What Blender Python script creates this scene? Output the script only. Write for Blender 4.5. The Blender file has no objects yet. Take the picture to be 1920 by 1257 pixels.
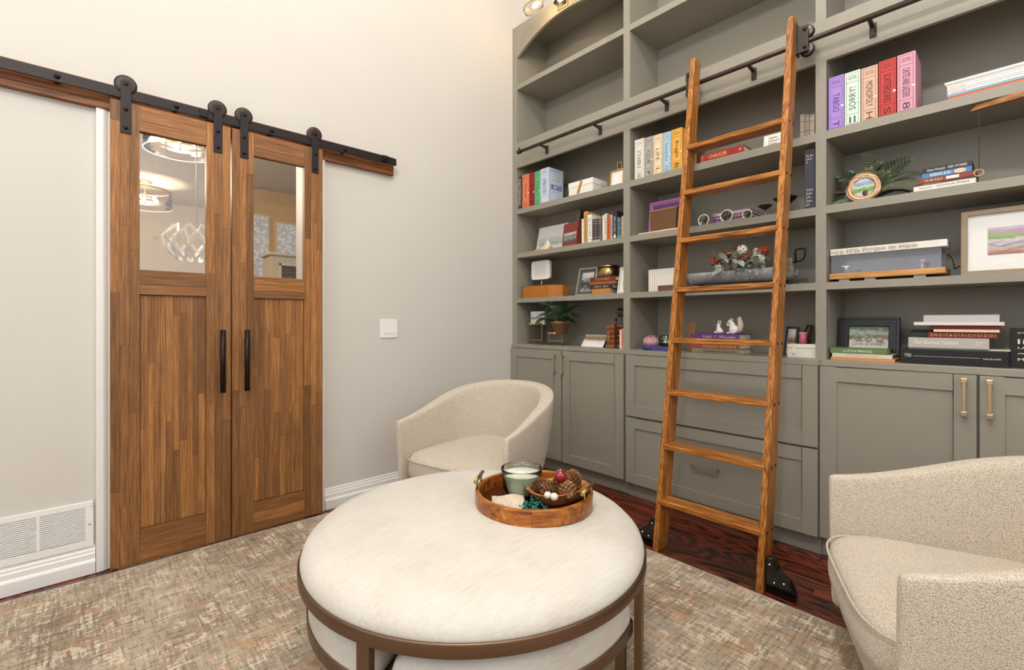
import bpy, bmesh, math, random
from mathutils import Vector, Matrix
random.seed(7)
PI = math.pi
SC = bpy.context.scene
COL = SC.collection
# ------------------------------------------------------------------ camera
FPX, YAW, HY, CH = 883.4, math.radians(47.35), 603.3, 1.13
cam = bpy.data.objects.new('camera', bpy.data.cameras.new('camera'))
COL.objects.link(cam)
cam.data.sensor_width = 36.0
cam.data.lens = 36.0 * FPX / 1920.0
cam.data.shift_y = (HY - 628.5) / 1920.0
cam.data.clip_start = 0.02
cam.location = (0, 0, CH)
cam.rotation_euler = (PI / 2, 0, YAW - PI / 2)
SC.camera = cam
# ------------------------------------------------------------------ world, light, exposure
SC.view_settings.view_transform = 'Standard'
SC.view_settings.look = 'None'
SC.view_settings.gamma = 1.0
SC.view_settings.use_curve_mapping = False
SC.view_settings.exposure = 0.1
wd = bpy.data.worlds.new('daylight'); SC.world = wd; wd.use_nodes = True
wd.node_tree.nodes['Background'].inputs[0].default_value = (0.85, 0.93, 1.0, 1)
wd.node_tree.nodes['Background'].inputs[1].default_value = 1.0

def area_light(name, loc, rot, sx, sy, power, color):
    l = bpy.data.lights.new(name, 'AREA'); l.shape = 'RECTANGLE'; l.size = sx; l.size_y = sy
    l.energy = power; l.color = color
    o = bpy.data.objects.new(name, l); COL.objects.link(o); o.location = loc; o.rotation_euler = rot
    return o
def point_light(name, loc, power, color, radius=0.1):
    l = bpy.data.lights.new(name, 'POINT'); l.energy = power; l.color = color; l.shadow_soft_size = radius
    o = bpy.data.objects.new(name, l); COL.objects.link(o); o.location = loc
    return o
# fill lights added at two unseen windows behind the camera, the room's ceiling lamp
area_light('window_daylight', (0.3, -2.5, 2.5), (PI / 2, 0, 0), 3.0, 2.2, 34, (1.0, 0.98, 0.95))
area_light('window_daylight', (-2.3, 0.6, 2.5), (PI / 2, 0, -PI / 2), 2.8, 2.2, 26, (0.97, 0.98, 1.0))
point_light('ceiling_and_fill_light', (0.95, 0.70, 4.25), 84, (1.0, 0.945, 0.875), 0.13)
point_light('ceiling_and_fill_light', (-0.45, 0.0, 3.65), 140, (1.0, 0.955, 0.895), 0.13)  # second lamp without fixture, added to light the wall evenly

# ------------------------------------------------------------------ pixel to place on a known plane
FW = Vector((math.cos(YAW), math.sin(YAW), 0)); RT = Vector((math.sin(YAW), -math.cos(YAW), 0))
CP = Vector((0, 0, CH))
def on(u, v, x=None, y=None, z=None):
    d = FW + RT * ((u - 960) / FPX) - Vector((0, 0, 1)) * ((v - HY) / FPX)
    t = x / d.x if x is not None else (y / d.y if y is not None else (z - CH) / d.z)
    return CP + d * t

# ------------------------------------------------------------------ mesh helpers
class MB:
    def __init__(s): s.v = []; s.f = []; s.sm = []
    def add(s, vs, fs, smooth=False):
        o = len(s.v); s.v += [tuple(p) for p in vs]; s.f += [tuple(i + o for i in f) for f in fs]; s.sm += [smooth] * len(fs); return s
    def box(s, x0, x1, y0, y1, z0, z1):
        return s.add([(x0,y0,z0),(x1,y0,z0),(x1,y1,z0),(x0,y1,z0),(x0,y0,z1),(x1,y0,z1),(x1,y1,z1),(x0,y1,z1)],
                     [(0,3,2,1),(4,5,6,7),(0,1,5,4),(1,2,6,5),(2,3,7,6),(3,0,4,7)])
    def hexa(s, b, t):
        return s.add(list(b) + list(t), [(0,3,2,1),(4,5,6,7),(0,1,5,4),(1,2,6,5),(2,3,7,6),(3,0,4,7)])
    def bar(s, a, b, w, h, up=(0,0,1)):
        a = Vector(a); b = Vector(b); d = (b - a).normalized(); r = d.cross(Vector(up))
        if r.length < 1e-4: r = d.cross(Vector((0, 1, 0)))
        r.normalize(); p = r.cross(d)
        q = [(-1,-1),(1,-1),(1,1),(-1,1)]
        return s.hexa([a + r * (i * w / 2) + p * (j * h / 2) for i, j in q], [b + r * (i * w / 2) + p * (j * h / 2) for i, j in q])
    def tube(s, pts, r, n=10, caps=True):
        pts = [Vector(p) for p in pts]; m = len(pts); rs = r if isinstance(r, (list, tuple)) else [r] * m
        prev = None; vs = []
        for i, p in enumerate(pts):
            d = (pts[min(i + 1, m - 1)] - pts[max(i - 1, 0)]).normalized()
            if prev is None:
                a = d.orthogonal().normalized()
            else:
                a = (prev - d * prev.dot(d)).normalized()
            prev = a; b = d.cross(a)
            for k in range(n):
                t = 2 * PI * k / n; vs.append(p + (a * math.cos(t) + b * math.sin(t)) * rs[i])
        fs = [(i*n+k, i*n+(k+1)%n, (i+1)*n+(k+1)%n, (i+1)*n+k) for i in range(m-1) for k in range(n)]
        s.add(vs, fs, True)
        if caps:
            s.add(vs[:n], [tuple(reversed(range(n)))]); s.add(vs[-n:], [tuple(range(n))])
        return s
    def lathe(s, prof, c=(0,0,0), n=32, axis='z', smooth=True, a0=0, a1=2*PI):
        full = abs(a1 - a0 - 2*PI) < 1e-6; m = n if full else n + 1; vs = []
        for r, h in prof:
            for k in range(m):
                t = a0 + (a1 - a0) * k / n; x, y = r * math.cos(t), r * math.sin(t)
                vs.append({'z': (c[0]+x, c[1]+y, c[2]+h), 'y': (c[0]+x, c[1]+h, c[2]+y), 'x': (c[0]+h, c[1]+x, c[2]+y)}[axis])
        fs = []
        for i in range(len(prof) - 1):
            for k in range(n):
                k2 = (k + 1) % m if full else k + 1
                fs.append((i*m+k, i*m+k2, (i+1)*m+k2, (i+1)*m+k))
        return s.add(vs, fs, smooth)
    def sphere(s, c, r, n=16, m=10, sc=(1,1,1)):
        vs = [(c[0], c[1], c[2] - r*sc[2])]
        for i in range(1, m):
            t = -PI/2 + PI*i/m
            for k in range(n):
                a = 2*PI*k/n; vs.append((c[0]+r*sc[0]*math.cos(t)*math.cos(a), c[1]+r*sc[1]*math.cos(t)*math.sin(a), c[2]+r*sc[2]*math.sin(t)))
        vs.append((c[0], c[1], c[2] + r*sc[2])); L = len(vs) - 1
        fs = [(0, 1+(k+1)%n, 1+k) for k in range(n)] + [(L, 1+(m-2)*n+k, 1+(m-2)*n+(k+1)%n) for k in range(n)]
        fs += [(1+i*n+k, 1+i*n+(k+1)%n, 1+(i+1)*n+(k+1)%n, 1+(i+1)*n+k) for i in range(m-2) for k in range(n)]
        return s.add(vs, fs, True)
    def prism(s, poly, lo, hi, axis='y', smooth=False):
        # poly in the plane across the axis: 'y' -> (x,z), 'x' -> (y,z), 'z' -> (x,y)
        f = {'y': lambda p, h: (p[0], h, p[1]), 'x': lambda p, h: (h, p[0], p[1]), 'z': lambda p, h: (p[0], p[1], h)}[axis]
        n = len(poly); vs = [f(p, lo) for p in poly] + [f(p, hi) for p in poly]
        s.add(vs, [tuple(range(n)), tuple(reversed(range(n, 2*n)))])
        return s.add(vs, [(k, k+n, (k+1)%n+n, (k+1)%n) for k in range(n)], smooth)
    def loft(s, rings, closed=True, caps=True, smooth=True):
        n = len(rings[0]); vs = [p for r in rings for p in r]; fs = []
        for i in range(len(rings) - 1):
            for k in range(n if closed else n - 1):
                fs.append((i*n+k, i*n+(k+1)%n, (i+1)*n+(k+1)%n, (i+1)*n+k))
        s.add(vs, fs, smooth)
        if caps: s.add(rings[0], [tuple(reversed(range(n)))], smooth); s.add(rings[-1], [tuple(range(n))], smooth)
        return s
    def mesh(s, name):
        me = bpy.data.meshes.new(name); me.from_pydata(s.v, [], s.f)
        bm = bmesh.new(); bm.from_mesh(me)
        for f, sm in zip(bm.faces, s.sm): f.smooth = sm
        bmesh.ops.remove_doubles(bm, verts=bm.verts, dist=1e-6)
        bmesh.ops.recalc_face_normals(bm, faces=bm.faces); bm.to_mesh(me); bm.free()
        return me
def part(name, mb, mat, parent=None, bevel=0, seg=2, subsurf=0):
    me = mb.mesh(name) if isinstance(mb, MB) else mb
    o = bpy.data.objects.new(name, me); COL.objects.link(o)
    if mat and not me.materials: me.materials.append(mat)
    if parent is not None: o.parent = parent
    if bevel:
        m = o.modifiers.new('bevel', 'BEVEL'); m.width = bevel; m.segments = seg; m.limit_method = 'ANGLE'; m.angle_limit = 0.7
    if subsurf:
        m = o.modifiers.new('subsurf', 'SUBSURF'); m.levels = subsurf; m.render_levels = subsurf
    return o
def tag(o, label=None, cat=None, group=None, kind=None):
    if label: o['label'] = label
    if cat: o['category'] = cat
    if group: o['group'] = group
    if kind: o['kind'] = kind
    return o
def thing(name, label, cat, loc=(0,0,0), rotz=0, group=None):
    o = bpy.data.objects.new(name, None); COL.objects.link(o); o.location = loc; o.rotation_euler = (0, 0, rotz)
    o.empty_display_size = 0.05
    return tag(o, label, cat, group)
def struct(name, mb, mat, parent=None, bevel=0):
    o = part(name, mb, mat, parent, bevel)
    if parent is None: o['kind'] = 'structure'
    return o
def dup(root, loc=None, rotz=None, label=None, group=None):
    r = root.copy(); COL.objects.link(r)
    if loc is not None: r.location = loc
    if rotz is not None: r.rotation_euler = (0, 0, rotz)
    if label: r['label'] = label
    if group: r['group'] = group
    for ch in list(root.children):
        c = ch.copy(); COL.objects.link(c); c.parent = r
        for g in list(ch.children):
            d = g.copy(); COL.objects.link(d); d.parent = c
    return r
def place(mesh, name, mat, parent, loc, scale=(1,1,1), rot=(0,0,0)):
    o = bpy.data.objects.new(name, mesh); COL.objects.link(o); o.parent = parent; o.location = loc; o.scale = scale; o.rotation_euler = rot
    if mat and not mesh.materials: mesh.materials.append(mat)
    return o
UNIT = {}
def unit_box(mat):
    if mat.name not in UNIT:
        m = MB().box(-.5,.5,-.5,.5,-.5,.5).mesh('block'); m.materials.append(mat); UNIT[mat.name] = m
    return UNIT[mat.name]
def lettering(s, parent, mat, o, r, p, w=None, h=None, name='lettering'):
    # flat print: text centred at o, running along r, upright along p, fitted to w by h
    c = bpy.data.curves.new('t', 'FONT'); c.body = s; c.size = 1; c.resolution_u = 2
    t = bpy.data.objects.new('t', c); me = bpy.data.meshes.new_from_object(t)
    bpy.data.objects.remove(t); bpy.data.curves.remove(c)
    xs = [v.co.x for v in me.vertices]; ys = [v.co.y for v in me.vertices]
    if not xs: return None
    W = max(xs) - min(xs); H = max(ys) - min(ys); cx = (max(xs)+min(xs))/2; cy = (max(ys)+min(ys))/2
    sy = (h / H) if h else None; sx = (w / W) if w else sy
    if sy is None: sy = sx
    o, r, p = Vector(o), Vector(r), Vector(p)
    for v in me.vertices: v.co = o + r * ((v.co.x - cx) * sx) + p * ((v.co.y - cy) * sy)
    me.name = name; me.materials.clear(); me.materials.append(mat)
    ob = bpy.data.objects.new(name, me); COL.objects.link(ob); ob.parent = parent
    return ob

# ------------------------------------------------------------------ materials
MATS = {}
def nodes(name):
    m = bpy.data.materials.new(name); m.use_nodes = True; nt = m.node_tree
    return m, nt, nt.nodes['Principled BSDF']
def N(nt, t, **kw):
    n = nt.nodes.new(t)
    for k, v in kw.items():
        if hasattr(n, k) and not k.startswith('in_'): setattr(n, k, v)
    return n
def L(nt, a, b): nt.links.new(a, b)
def lin(c):
    return tuple((x / 12.92 if x <= .04045 else ((x + .055) / 1.055) ** 2.4) for x in [y / 255 for y in c])
def ramp(nt, fac, stops):
    r = N(nt, 'ShaderNodeValToRGB'); e = r.color_ramp.elements
    while len(e) > 1: e.remove(e[0])
    e[0].position = stops[0][0]; e[0].color = (*lin(stops[0][1]), 1)
    for p, c in stops[1:]:
        q = e.new(p); q.color = (*lin(c), 1)
    L(nt, fac, r.inputs[0]); return r
def coords(nt, scale=(1,1,1), kind='Object', rnd=False):
    tc = N(nt, 'ShaderNodeTexCoord')
    if kind == 'World':
        g = N(nt, 'ShaderNodeNewGeometry'); out = g.outputs['Position']
    else: out = tc.outputs[kind]
    mp = N(nt, 'ShaderNodeMapping'); mp.inputs['Scale'].default_value = scale; L(nt, out, mp.inputs['Vector'])
    if rnd:
        oi = N(nt, 'ShaderNodeObjectInfo'); mu = N(nt, 'ShaderNodeVectorMath', operation='SCALE'); mu.inputs[0].default_value = (37.1, 19.7, 53.3)
        L(nt, oi.outputs['Random'], mu.inputs['Scale']); L(nt, mu.outputs[0], mp.inputs['Location'])
    return mp.outputs['Vector']
def noise(nt, vec, scale, detail=3, rough=.5, dist=0):
    n = N(nt, 'ShaderNodeTexNoise'); n.inputs['Scale'].default_value = scale; n.inputs['Detail'].default_value = detail
    n.inputs['Roughness'].default_value = rough; n.inputs['Distortion'].default_value = dist
    if vec is not None: L(nt, vec, n.inputs['Vector'])
    return n.outputs['Fac']
def bump(nt, b, height, strength=.2, dist=.01):
    n = N(nt, 'ShaderNodeBump'); n.inputs['Strength'].default_value = strength; n.inputs['Distance'].default_value = dist
    L(nt, height, n.inputs['Height']); L(nt, n.outputs['Normal'], b.inputs['Normal'])
def mixc(nt, fac, a, b, mode='MIX'):
    n = N(nt, 'ShaderNodeMix', data_type='RGBA', blend_type=mode)
    if isinstance(fac, float): n.inputs[0].default_value = fac
    else: L(nt, fac, n.inputs[0])
    for i, s in ((6, a), (7, b)):
        if isinstance(s, tuple): n.inputs[i].default_value = (*s, 1)
        else: L(nt, s, n.inputs[i])
    return n.outputs[2]
def mth(nt, op, a, b=None, clamp=False):
    n = N(nt, 'ShaderNodeMath', operation=op, use_clamp=clamp)
    for i, s in ((0, a), (1, b)):
        if s is None: continue
        if isinstance(s, (int, float)): n.inputs[i].default_value = s
        else: L(nt, s, n.inputs[i])
    return n.outputs[0]
def flat(col, rough=.5, metal=0.0, var=.06, scale=30, bmp=.05, spec=.4, coat=0):
    k = ('flat', col, rough, metal, var, scale, bmp, spec, coat)
    if k in MATS: return MATS[k]
    m, nt, b = nodes('plain_%d_%d_%d' % col); vec = coords(nt, kind='World')
    nz = noise(nt, vec, scale, 3); c = lin(col)
    hi = tuple(min(1, x * (1 + var)) for x in c); lo = tuple(x * (1 - var) for x in c)
    L(nt, mixc(nt, nz, lo, hi), b.inputs['Base Color'])
    b.inputs['Roughness'].default_value = rough; b.inputs['Metallic'].default_value = metal
    b.inputs['Specular IOR Level'].default_value = spec; b.inputs['Coat Weight'].default_value = coat
    if bmp: bump(nt, b, noise(nt, vec, scale * 8, 2), bmp, .002)
    MATS[k] = m; return m
def metal(col, rough=.3):
    return flat(col, rough, 1.0, .05, 40, .02)
def wood(name, dark, mid, light, grain='z', rough=.45, ring=9.0, fine=110, rnd=True, tint=.35, kind='World', dist=1.2, bs=.12, spec=.4, rw=.35, gc=.18, strch=.05):
    # long grain along one axis, cathedral rings, per-piece tone
    k = ('wood', name)
    if k in MATS: return MATS[k]
    m, nt, b = nodes(name)
    st = {'z': (1, 1, strch), 'y': (1, strch, 1), 'x': (strch, 1, 1)}[grain]
    vec = coords(nt, st, kind, rnd)
    big = noise(nt, vec, ring, 2, .5, dist)
    rings = mth(nt, 'FRACT', mth(nt, 'MULTIPLY', big, 7.0))
    rings = mth(nt, 'ABSOLUTE', mth(nt, 'SUBTRACT', rings, .5))
    fi = noise(nt, vec, fine, 3, .6)
    mixv = mth(nt, 'ADD', mth(nt, 'MULTIPLY', rings, rw), fi)
    r = ramp(nt, mixv, [(.5 - gc + rw * .1, dark), (.50 + rw * .25, mid), (.5 + gc + rw * .4, light)])
    col = r.outputs[0]
    if tint:
        oi = N(nt, 'ShaderNodeObjectInfo')
        v = mth(nt, 'ADD', 1 - tint, mth(nt, 'MULTIPLY', oi.outputs['Random'], 2 * tint * .85))
        hs = N(nt, 'ShaderNodeHueSaturation'); L(nt, v, hs.inputs['Value']); L(nt, col, hs.inputs['Color']); col = hs.outputs[0]
    L(nt, col, b.inputs['Base Color']); b.inputs['Roughness'].default_value = rough; b.inputs['Specular IOR Level'].default_value = spec
    bump(nt, b, mixv, bs, .002)
    MATS[k] = m; return m
def glassy(name, col=(1, 1, 1), rough=0.0, ior=1.45, tint=1.0, base=.03, fres=.9):
    k = ('glass', name)
    if k in MATS: return MATS[k]
    m = bpy.data.materials.new(name); m.use_nodes = True; nt = m.node_tree; nt.nodes.clear()
    out = N(nt, 'ShaderNodeOutputMaterial'); tr = N(nt, 'ShaderNodeBsdfTransparent'); gl = N(nt, 'ShaderNodeBsdfGlossy'); mx = N(nt, 'ShaderNodeMixShader'); fr = N(nt, 'ShaderNodeLayerWeight')
    fr.inputs['Blend'].default_value = .12
    tr.inputs[0].default_value = (*[c * tint for c in col], 1); gl.inputs['Roughness'].default_value = rough
    L(nt, mth(nt, 'ADD', mth(nt, 'MULTIPLY', fr.outputs['Fresnel'], fres), base, True), mx.inputs[0]); L(nt, tr.outputs[0], mx.inputs[1]); L(nt, gl.outputs[0], mx.inputs[2]); L(nt, mx.outputs[0], out.inputs[0])
    MATS[k] = m; return m
def glow(name, col, strength):
    m, nt, b = nodes(name); b.inputs['Base Color'].default_value = (*col, 1); b.inputs['Emission Color'].default_value = (*col, 1); b.inputs['Emission Strength'].default_value = strength
    return m
def pages_mat():
    k = 'pages'
    if k in MATS: return MATS[k]
    m, nt, b = nodes('paper_page_edges'); vec = coords(nt, (1, 1, 1), 'World'); n1 = noise(nt, vec, 25, 2)
    w = noise(nt, coords(nt, (1, 1, 1), 'Object'), 420, 1)
    c = mixc(nt, w, lin((188, 176, 150)), lin((236, 228, 208))); L(nt, c, b.inputs['Base Color']); b.inputs['Roughness'].default_value = .85
    bump(nt, b, w, .2, .001); MATS[k] = m; return m

def wall_paint():
    m, nt, b = nodes('warm_white_wall_paint'); vec = coords(nt, kind='World')
    n = noise(nt, vec, 1.3, 2); L(nt, mixc(nt, n, lin((201, 196, 189)), lin((208, 204, 197))), b.inputs['Base Color'])
    b.inputs['Roughness'].default_value = .75; bump(nt, b, noise(nt, vec, 260, 2), .04, .002); return m
WALL = wall_paint()
TRIM = flat((232, 231, 228), .4, 0, .02, 20, .02)
SAGE = None
def sage_paint():
    m, nt, b = nodes('sage_grey_cabinet_paint'); vec = coords(nt, kind='World')
    n = noise(nt, vec, 2.2, 3); L(nt, mixc(nt, n, lin((140, 135, 123)), lin((149, 144, 131))), b.inputs['Base Color'])
    b.inputs['Roughness'].default_value = .42; b.inputs['Specular IOR Level'].default_value = .4
    bump(nt, b, noise(nt, vec, 180, 2), .03, .002); return m
SAGE = sage_paint()
BRONZE = metal((122, 98, 80), .42)
BRASS = metal((204, 182, 146), .32)
IRON = flat((42, 36, 36), .45, .5, .12, 40, .04)
BLACKGLOSS = flat((12, 11, 11), .12, 0, .05, 30, 0, .6)
OAK = wood('golden_oak_ladder_wood', (88, 46, 14), (164, 102, 40), (206, 144, 70), 'z', .38, 10, 200, True, .06, rw=.3)
OAKY = wood('golden_oak_rung_wood', (80, 40, 12), (158, 96, 36), (204, 140, 66), 'y', .35, 10, 200, True, .06, rw=.3)
# ================================================================== the room
YW, XB, XBK = 2.85, 2.63, 2.98            # door wall, bookcase face, bookcase back
def mahogany():
    m, nt, b = nodes('dark_red_mahogany_floor_wood'); vec = coords(nt, (1, .28, 1), 'World', True)
    big = noise(nt, vec, 6.0, 1.2, .4, 1.0)
    rings = mth(nt, 'ABSOLUTE', mth(nt, 'SUBTRACT', mth(nt, 'FRACT', mth(nt, 'MULTIPLY', big, 12.0)), .5))
    fi = noise(nt, coords(nt, (1, .05, 1), 'World', True), 90, 3)
    v = mth(nt, 'ADD', rings, mth(nt, 'MULTIPLY', mth(nt, 'SUBTRACT', fi, .5), .7))
    r = ramp(nt, v, [(.0, (20, 8, 5)), (.10, (44, 16, 10)), (.22, (100, 41, 23)), (.6, (126, 57, 33))])
    oi = N(nt, 'ShaderNodeObjectInfo'); hs = N(nt, 'ShaderNodeHueSaturation'); L(nt, r.outputs[0], hs.inputs['Color'])
    L(nt, mth(nt, 'ADD', .62, mth(nt, 'MULTIPLY', oi.outputs['Random'], .6)), hs.inputs['Value'])
    L(nt, hs.outputs[0], b.inputs['Base Color']); b.inputs['Roughness'].default_value = .3
    bump(nt, b, v, .1, .002); return m
MAHOG = mahogany()
floor = struct('floor', MB().box(-2.4, 2.99, -2.6, 2.85, -.06, -.003), MAHOG)
ub = unit_box(MAHOG)
x = 1.78
while x < 2.66:
    y = -1.0 - random.random() * .6
    while y < 2.84:
        ln = random.uniform(.55, 1.15); y1 = min(y + ln, 2.845); y0 = max(y, -1.0)
        if y1 - y0 > .03: place(ub, 'plank', MAHOG, floor, (x + .042, (y0 + y1) / 2, -.0015), (.0825, y1 - y0 - .0015, .0029))
        y += ln
    x += .084
struct('ceiling', MB().box(-2.4, 3.1, -2.6, 2.97, 4.9, 4.96), flat((238, 236, 231), .8))
wl = MB().box(-2.4, .12, YW, YW + .12, -.003, 4.9).box(.985, 3.1, YW, YW + .12, -.003, 4.9).box(.12, .985, YW, YW + .12, 2.09, 4.9)
struct('wall_left', wl, WALL)
struct('wall_right', MB().box(2.99, 3.1, -2.6, YW, -.003, 4.9), WALL)
def windowed_wall(name, axis, at, a0, a1, w0, w1, z0, z1, n):
    mb = MB(); fr = MB(); t0, t1 = at - .12, at
    def bx(m, a, b, za, zb, lo, hi):
        if axis == 'x': m.box(lo, hi, a, b, za, zb)
        else: m.box(a, b, lo, hi, za, zb)
    for a, b, za, zb in ((a0, w0, 0, 4.9), (w1, a1, 0, 4.9), (w0, w1, 0, z0), (w0, w1, z1, 4.9)): bx(mb, a, b, za, zb, t0, t1)
    struct(name, mb, WALL)
    for k in range(4):
        a = w0 + (w1 - w0) * k / 3; bx(fr, a - .03, a + .03, z0, z1, t0 + .03, t1 - .04)
    for z in (z0 + .03, (z0 + z1) / 2, z1 - .03): bx(fr, w0, w1, z - .025, z + .025, t0 + .03, t1 - .04)
    struct('window_%d' % n, fr, TRIM)
windowed_wall('wall_back', 'y', -2.6, -2.4, 3.1, -1.2, 1.8, .9, 3.7, 1)  # unseen walls, their window openings added for the fill lights
windowed_wall('wall_near', 'x', -2.4, -2.6, 2.97, -.8, 2.0, .9, 3.7, 2)
# baseboards, casing
BBP = [(0, 0), (-.025, 0), (-.025, .052), (-.022, .058), (-.016, .064), (-.016, .086), (-.012, .092), (-.012, .102), (-.008, .107), (-.007, .120), (0, .123)]
def baseboard(name, x0, x1):
    mb = MB().prism([(YW + a, b) for a, b in BBP], x0, x1, 'x'); return struct(name, mb, TRIM)
baseboard('baseboard_left', -2.4, .058)
baseboard('baseboard_right', 1.088, 2.60)
def casing(name, xa, xb, flip):
    w = xb - xa; prof = [(0, 0), (w, 0), (w, -.014), (w * .75, -.016), (w * .6, -.016), (w * .52, -.020), (w * .38, -.024), (0, -.026)]
    if flip: prof = [(w - a, b) for a, b in prof]
    return struct(name, MB().prism([(xa + a, YW + b) for a, b in prof], 0, 2.1, 'z'), TRIM)
casing('trim_1', .060, .128, False); casing('trim_2', 1.028, 1.083, True)
struct('trim_3', MB().box(.968, .985, YW - .002, YW + .122, 0, 2.09).box(.12, .137, YW - .002, YW + .122, 0, 2.09), TRIM)
# ---------------------------------------------------------------- rug
def rug_mat():
    m, nt, b = nodes('distressed_beige_rug_weave'); w = coords(nt, kind='World')
    thx = noise(nt, coords(nt, (1, .10, 1), 'World'), 95, 3, .6); thy = noise(nt, coords(nt, (.10, 1, 1), 'World'), 95, 3, .6)
    fx = noise(nt, coords(nt, (1, .2, 1), 'World'), 260, 2, .6); fy = noise(nt, coords(nt, (.2, 1, 1), 'World'), 260, 2, .6)
    thr = mth(nt, 'ADD', mth(nt, 'MULTIPLY', mth(nt, 'ADD', thx, thy), .32), mth(nt, 'MULTIPLY', mth(nt, 'ADD', fx, fy), .18))
    motif = noise(nt, w, 2.4, 7, .62, .6)
    base = ramp(nt, mth(nt, 'ADD', mth(nt, 'MULTIPLY', motif, .7), mth(nt, 'MULTIPLY', thr, .3)), [(.36, (156, 142, 124)), (.46, (177, 163, 144)), (.54, (194, 181, 162)), (.64, (208, 196, 178))])
    def blot(scale, dist, th, gain, k=.55):
        n = noise(nt, w, scale, 8, .68, dist)
        return mth(nt, 'MULTIPLY', mth(nt, 'SUBTRACT', mth(nt, 'ADD', n, mth(nt, 'MULTIPLY', mth(nt, 'SUBTRACT', thr, .5), k)), th), gain, True)
    c = mixc(nt, mth(nt, 'MULTIPLY', blot(7.5, .5, .535, 14.0, 1.0), .38), base.outputs[0], lin((150, 141, 131)))
    c = mixc(nt, mth(nt, 'MULTIPLY', blot(7.0, .9, .54, 16.0, 1.4), .46), c, lin((198, 148, 108)))
    c = mixc(nt, mth(nt, 'MULTIPLY', blot(10.5, .7, .555, 16.0, 1.2), .75), c, lin((224, 213, 196)))
    c = mixc(nt, mth(nt, 'MULTIPLY', blot(13.0, .4, .58, 14.0, 1.3), .35), c, lin((128, 114, 98)))
    v = ramp(nt, thr, [(.42, (188, 184, 180)), (.5, (236, 234, 231)), (.58, (255, 255, 255))])
    L(nt, mixc(nt, 1.0, c, v.outputs[0], 'MULTIPLY'), b.inputs['Base Color']); b.inputs['Roughness'].default_value = .95; b.inputs['Specular IOR Level'].default_value = .1
    bump(nt, b, thr, .7, .008); return m
rug = thing('area_rug', 'large distressed beige and rust area rug under the ottoman', 'rug', (0.4, 1.0, 0))
rx0, rx1, ry0, ry1 = -2.1, 1.655, -2.1, 1.752
def wav(t, s): return .006 * math.sin(t * 3.1 + s) + .004 * math.sin(t * 7.7 + 2 * s)
ed = []
for i in range(60): t = i / 60; ed.append((rx0 + (rx1 - rx0) * t, ry0))
for i in range(60): t = i / 60; y = ry0 + (ry1 - ry0) * t; ed.append((rx1 + wav(y, 1) * .6, y))
for i in range(60): t = 1 - i / 60; x = rx0 + (rx1 - rx0) * t; ed.append((x, ry1 - abs(wav(x, 2)) * .8))
for i in range(60): t = 1 - i / 60; ed.append((rx0, ry0 + (ry1 - ry0) * t))
part('pile', MB().prism(ed, .0003, .012, 'z'), rug_mat(), rug)
part('edge_binding', MB().tube([(a, b, .007) for a, b in ed + ed[:1]], .0065, 6, False), flat((150, 144, 134), .9, 0, .2, 60, .3), rug)
# ---------------------------------------------------------------- return air grille, switch
vg = thing('vent_grille', 'white louvered return air grille set low on the wall', 'vent', (-.125, YW - .0005, .119))
fr = MB()
for a, b, c, d in ((-.176, .176, 0, .034), (-.176, .176, .181, .204), (-.176, -.149, .034, .181), (.149, .176, .034, .181), (-.006, .006, .034, .181)): fr.box(a, b, -.012, 0, c, d)
part('frame', fr, TRIM, vg, .002)
part('back_plate', MB().box(-.15, .15, -.0015, 0, .03, .185), flat((96, 92, 88), .8), vg)
slm = MB().hexa([(-.0715, -.0115, -.0034), (.0715, -.0115, -.0034), (.0715, -.003, .0010), (-.0715, -.003, .0010)], [(-.0715, -.0115, .0006), (.0715, -.0115, .0006), (.0715, -.003, .0036), (-.0715, -.003, .0036)]).mesh('slat')
for i in range(17):
    for s in (-1, 1): place(slm, 'slat', TRIM, vg, (s * .0775, 0, .0405 + i * .00835))
part('screw', MB().lathe([(0, -.0145), (.004, -.0135), (.0042, -.012)], (.163, 0, .102), 10, 'y'), metal((190, 188, 184), .4), vg)
sw = thing('light_switch', 'white double rocker light switch plate beside the doors', 'switch', (1.514, YW - .0005, 1.084))
part('plate', MB().box(-.064, .064, -.006, 0, -.062, .062), TRIM, sw, .003)
for s in (-1, 1):
    part('rocker', MB().hexa([(s*.023-.0165, -.0095, -.034), (s*.023+.0165, -.0095, -.034), (s*.023+.0165, -.005, -.034), (s*.023-.0165, -.005, -.034)], [(s*.023-.0165, -.0062, .034), (s*.023+.0165, -.0062, .034), (s*.023+.0165, -.005, .034), (s*.023-.0165, -.005, .034)]), TRIM, sw)
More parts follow.
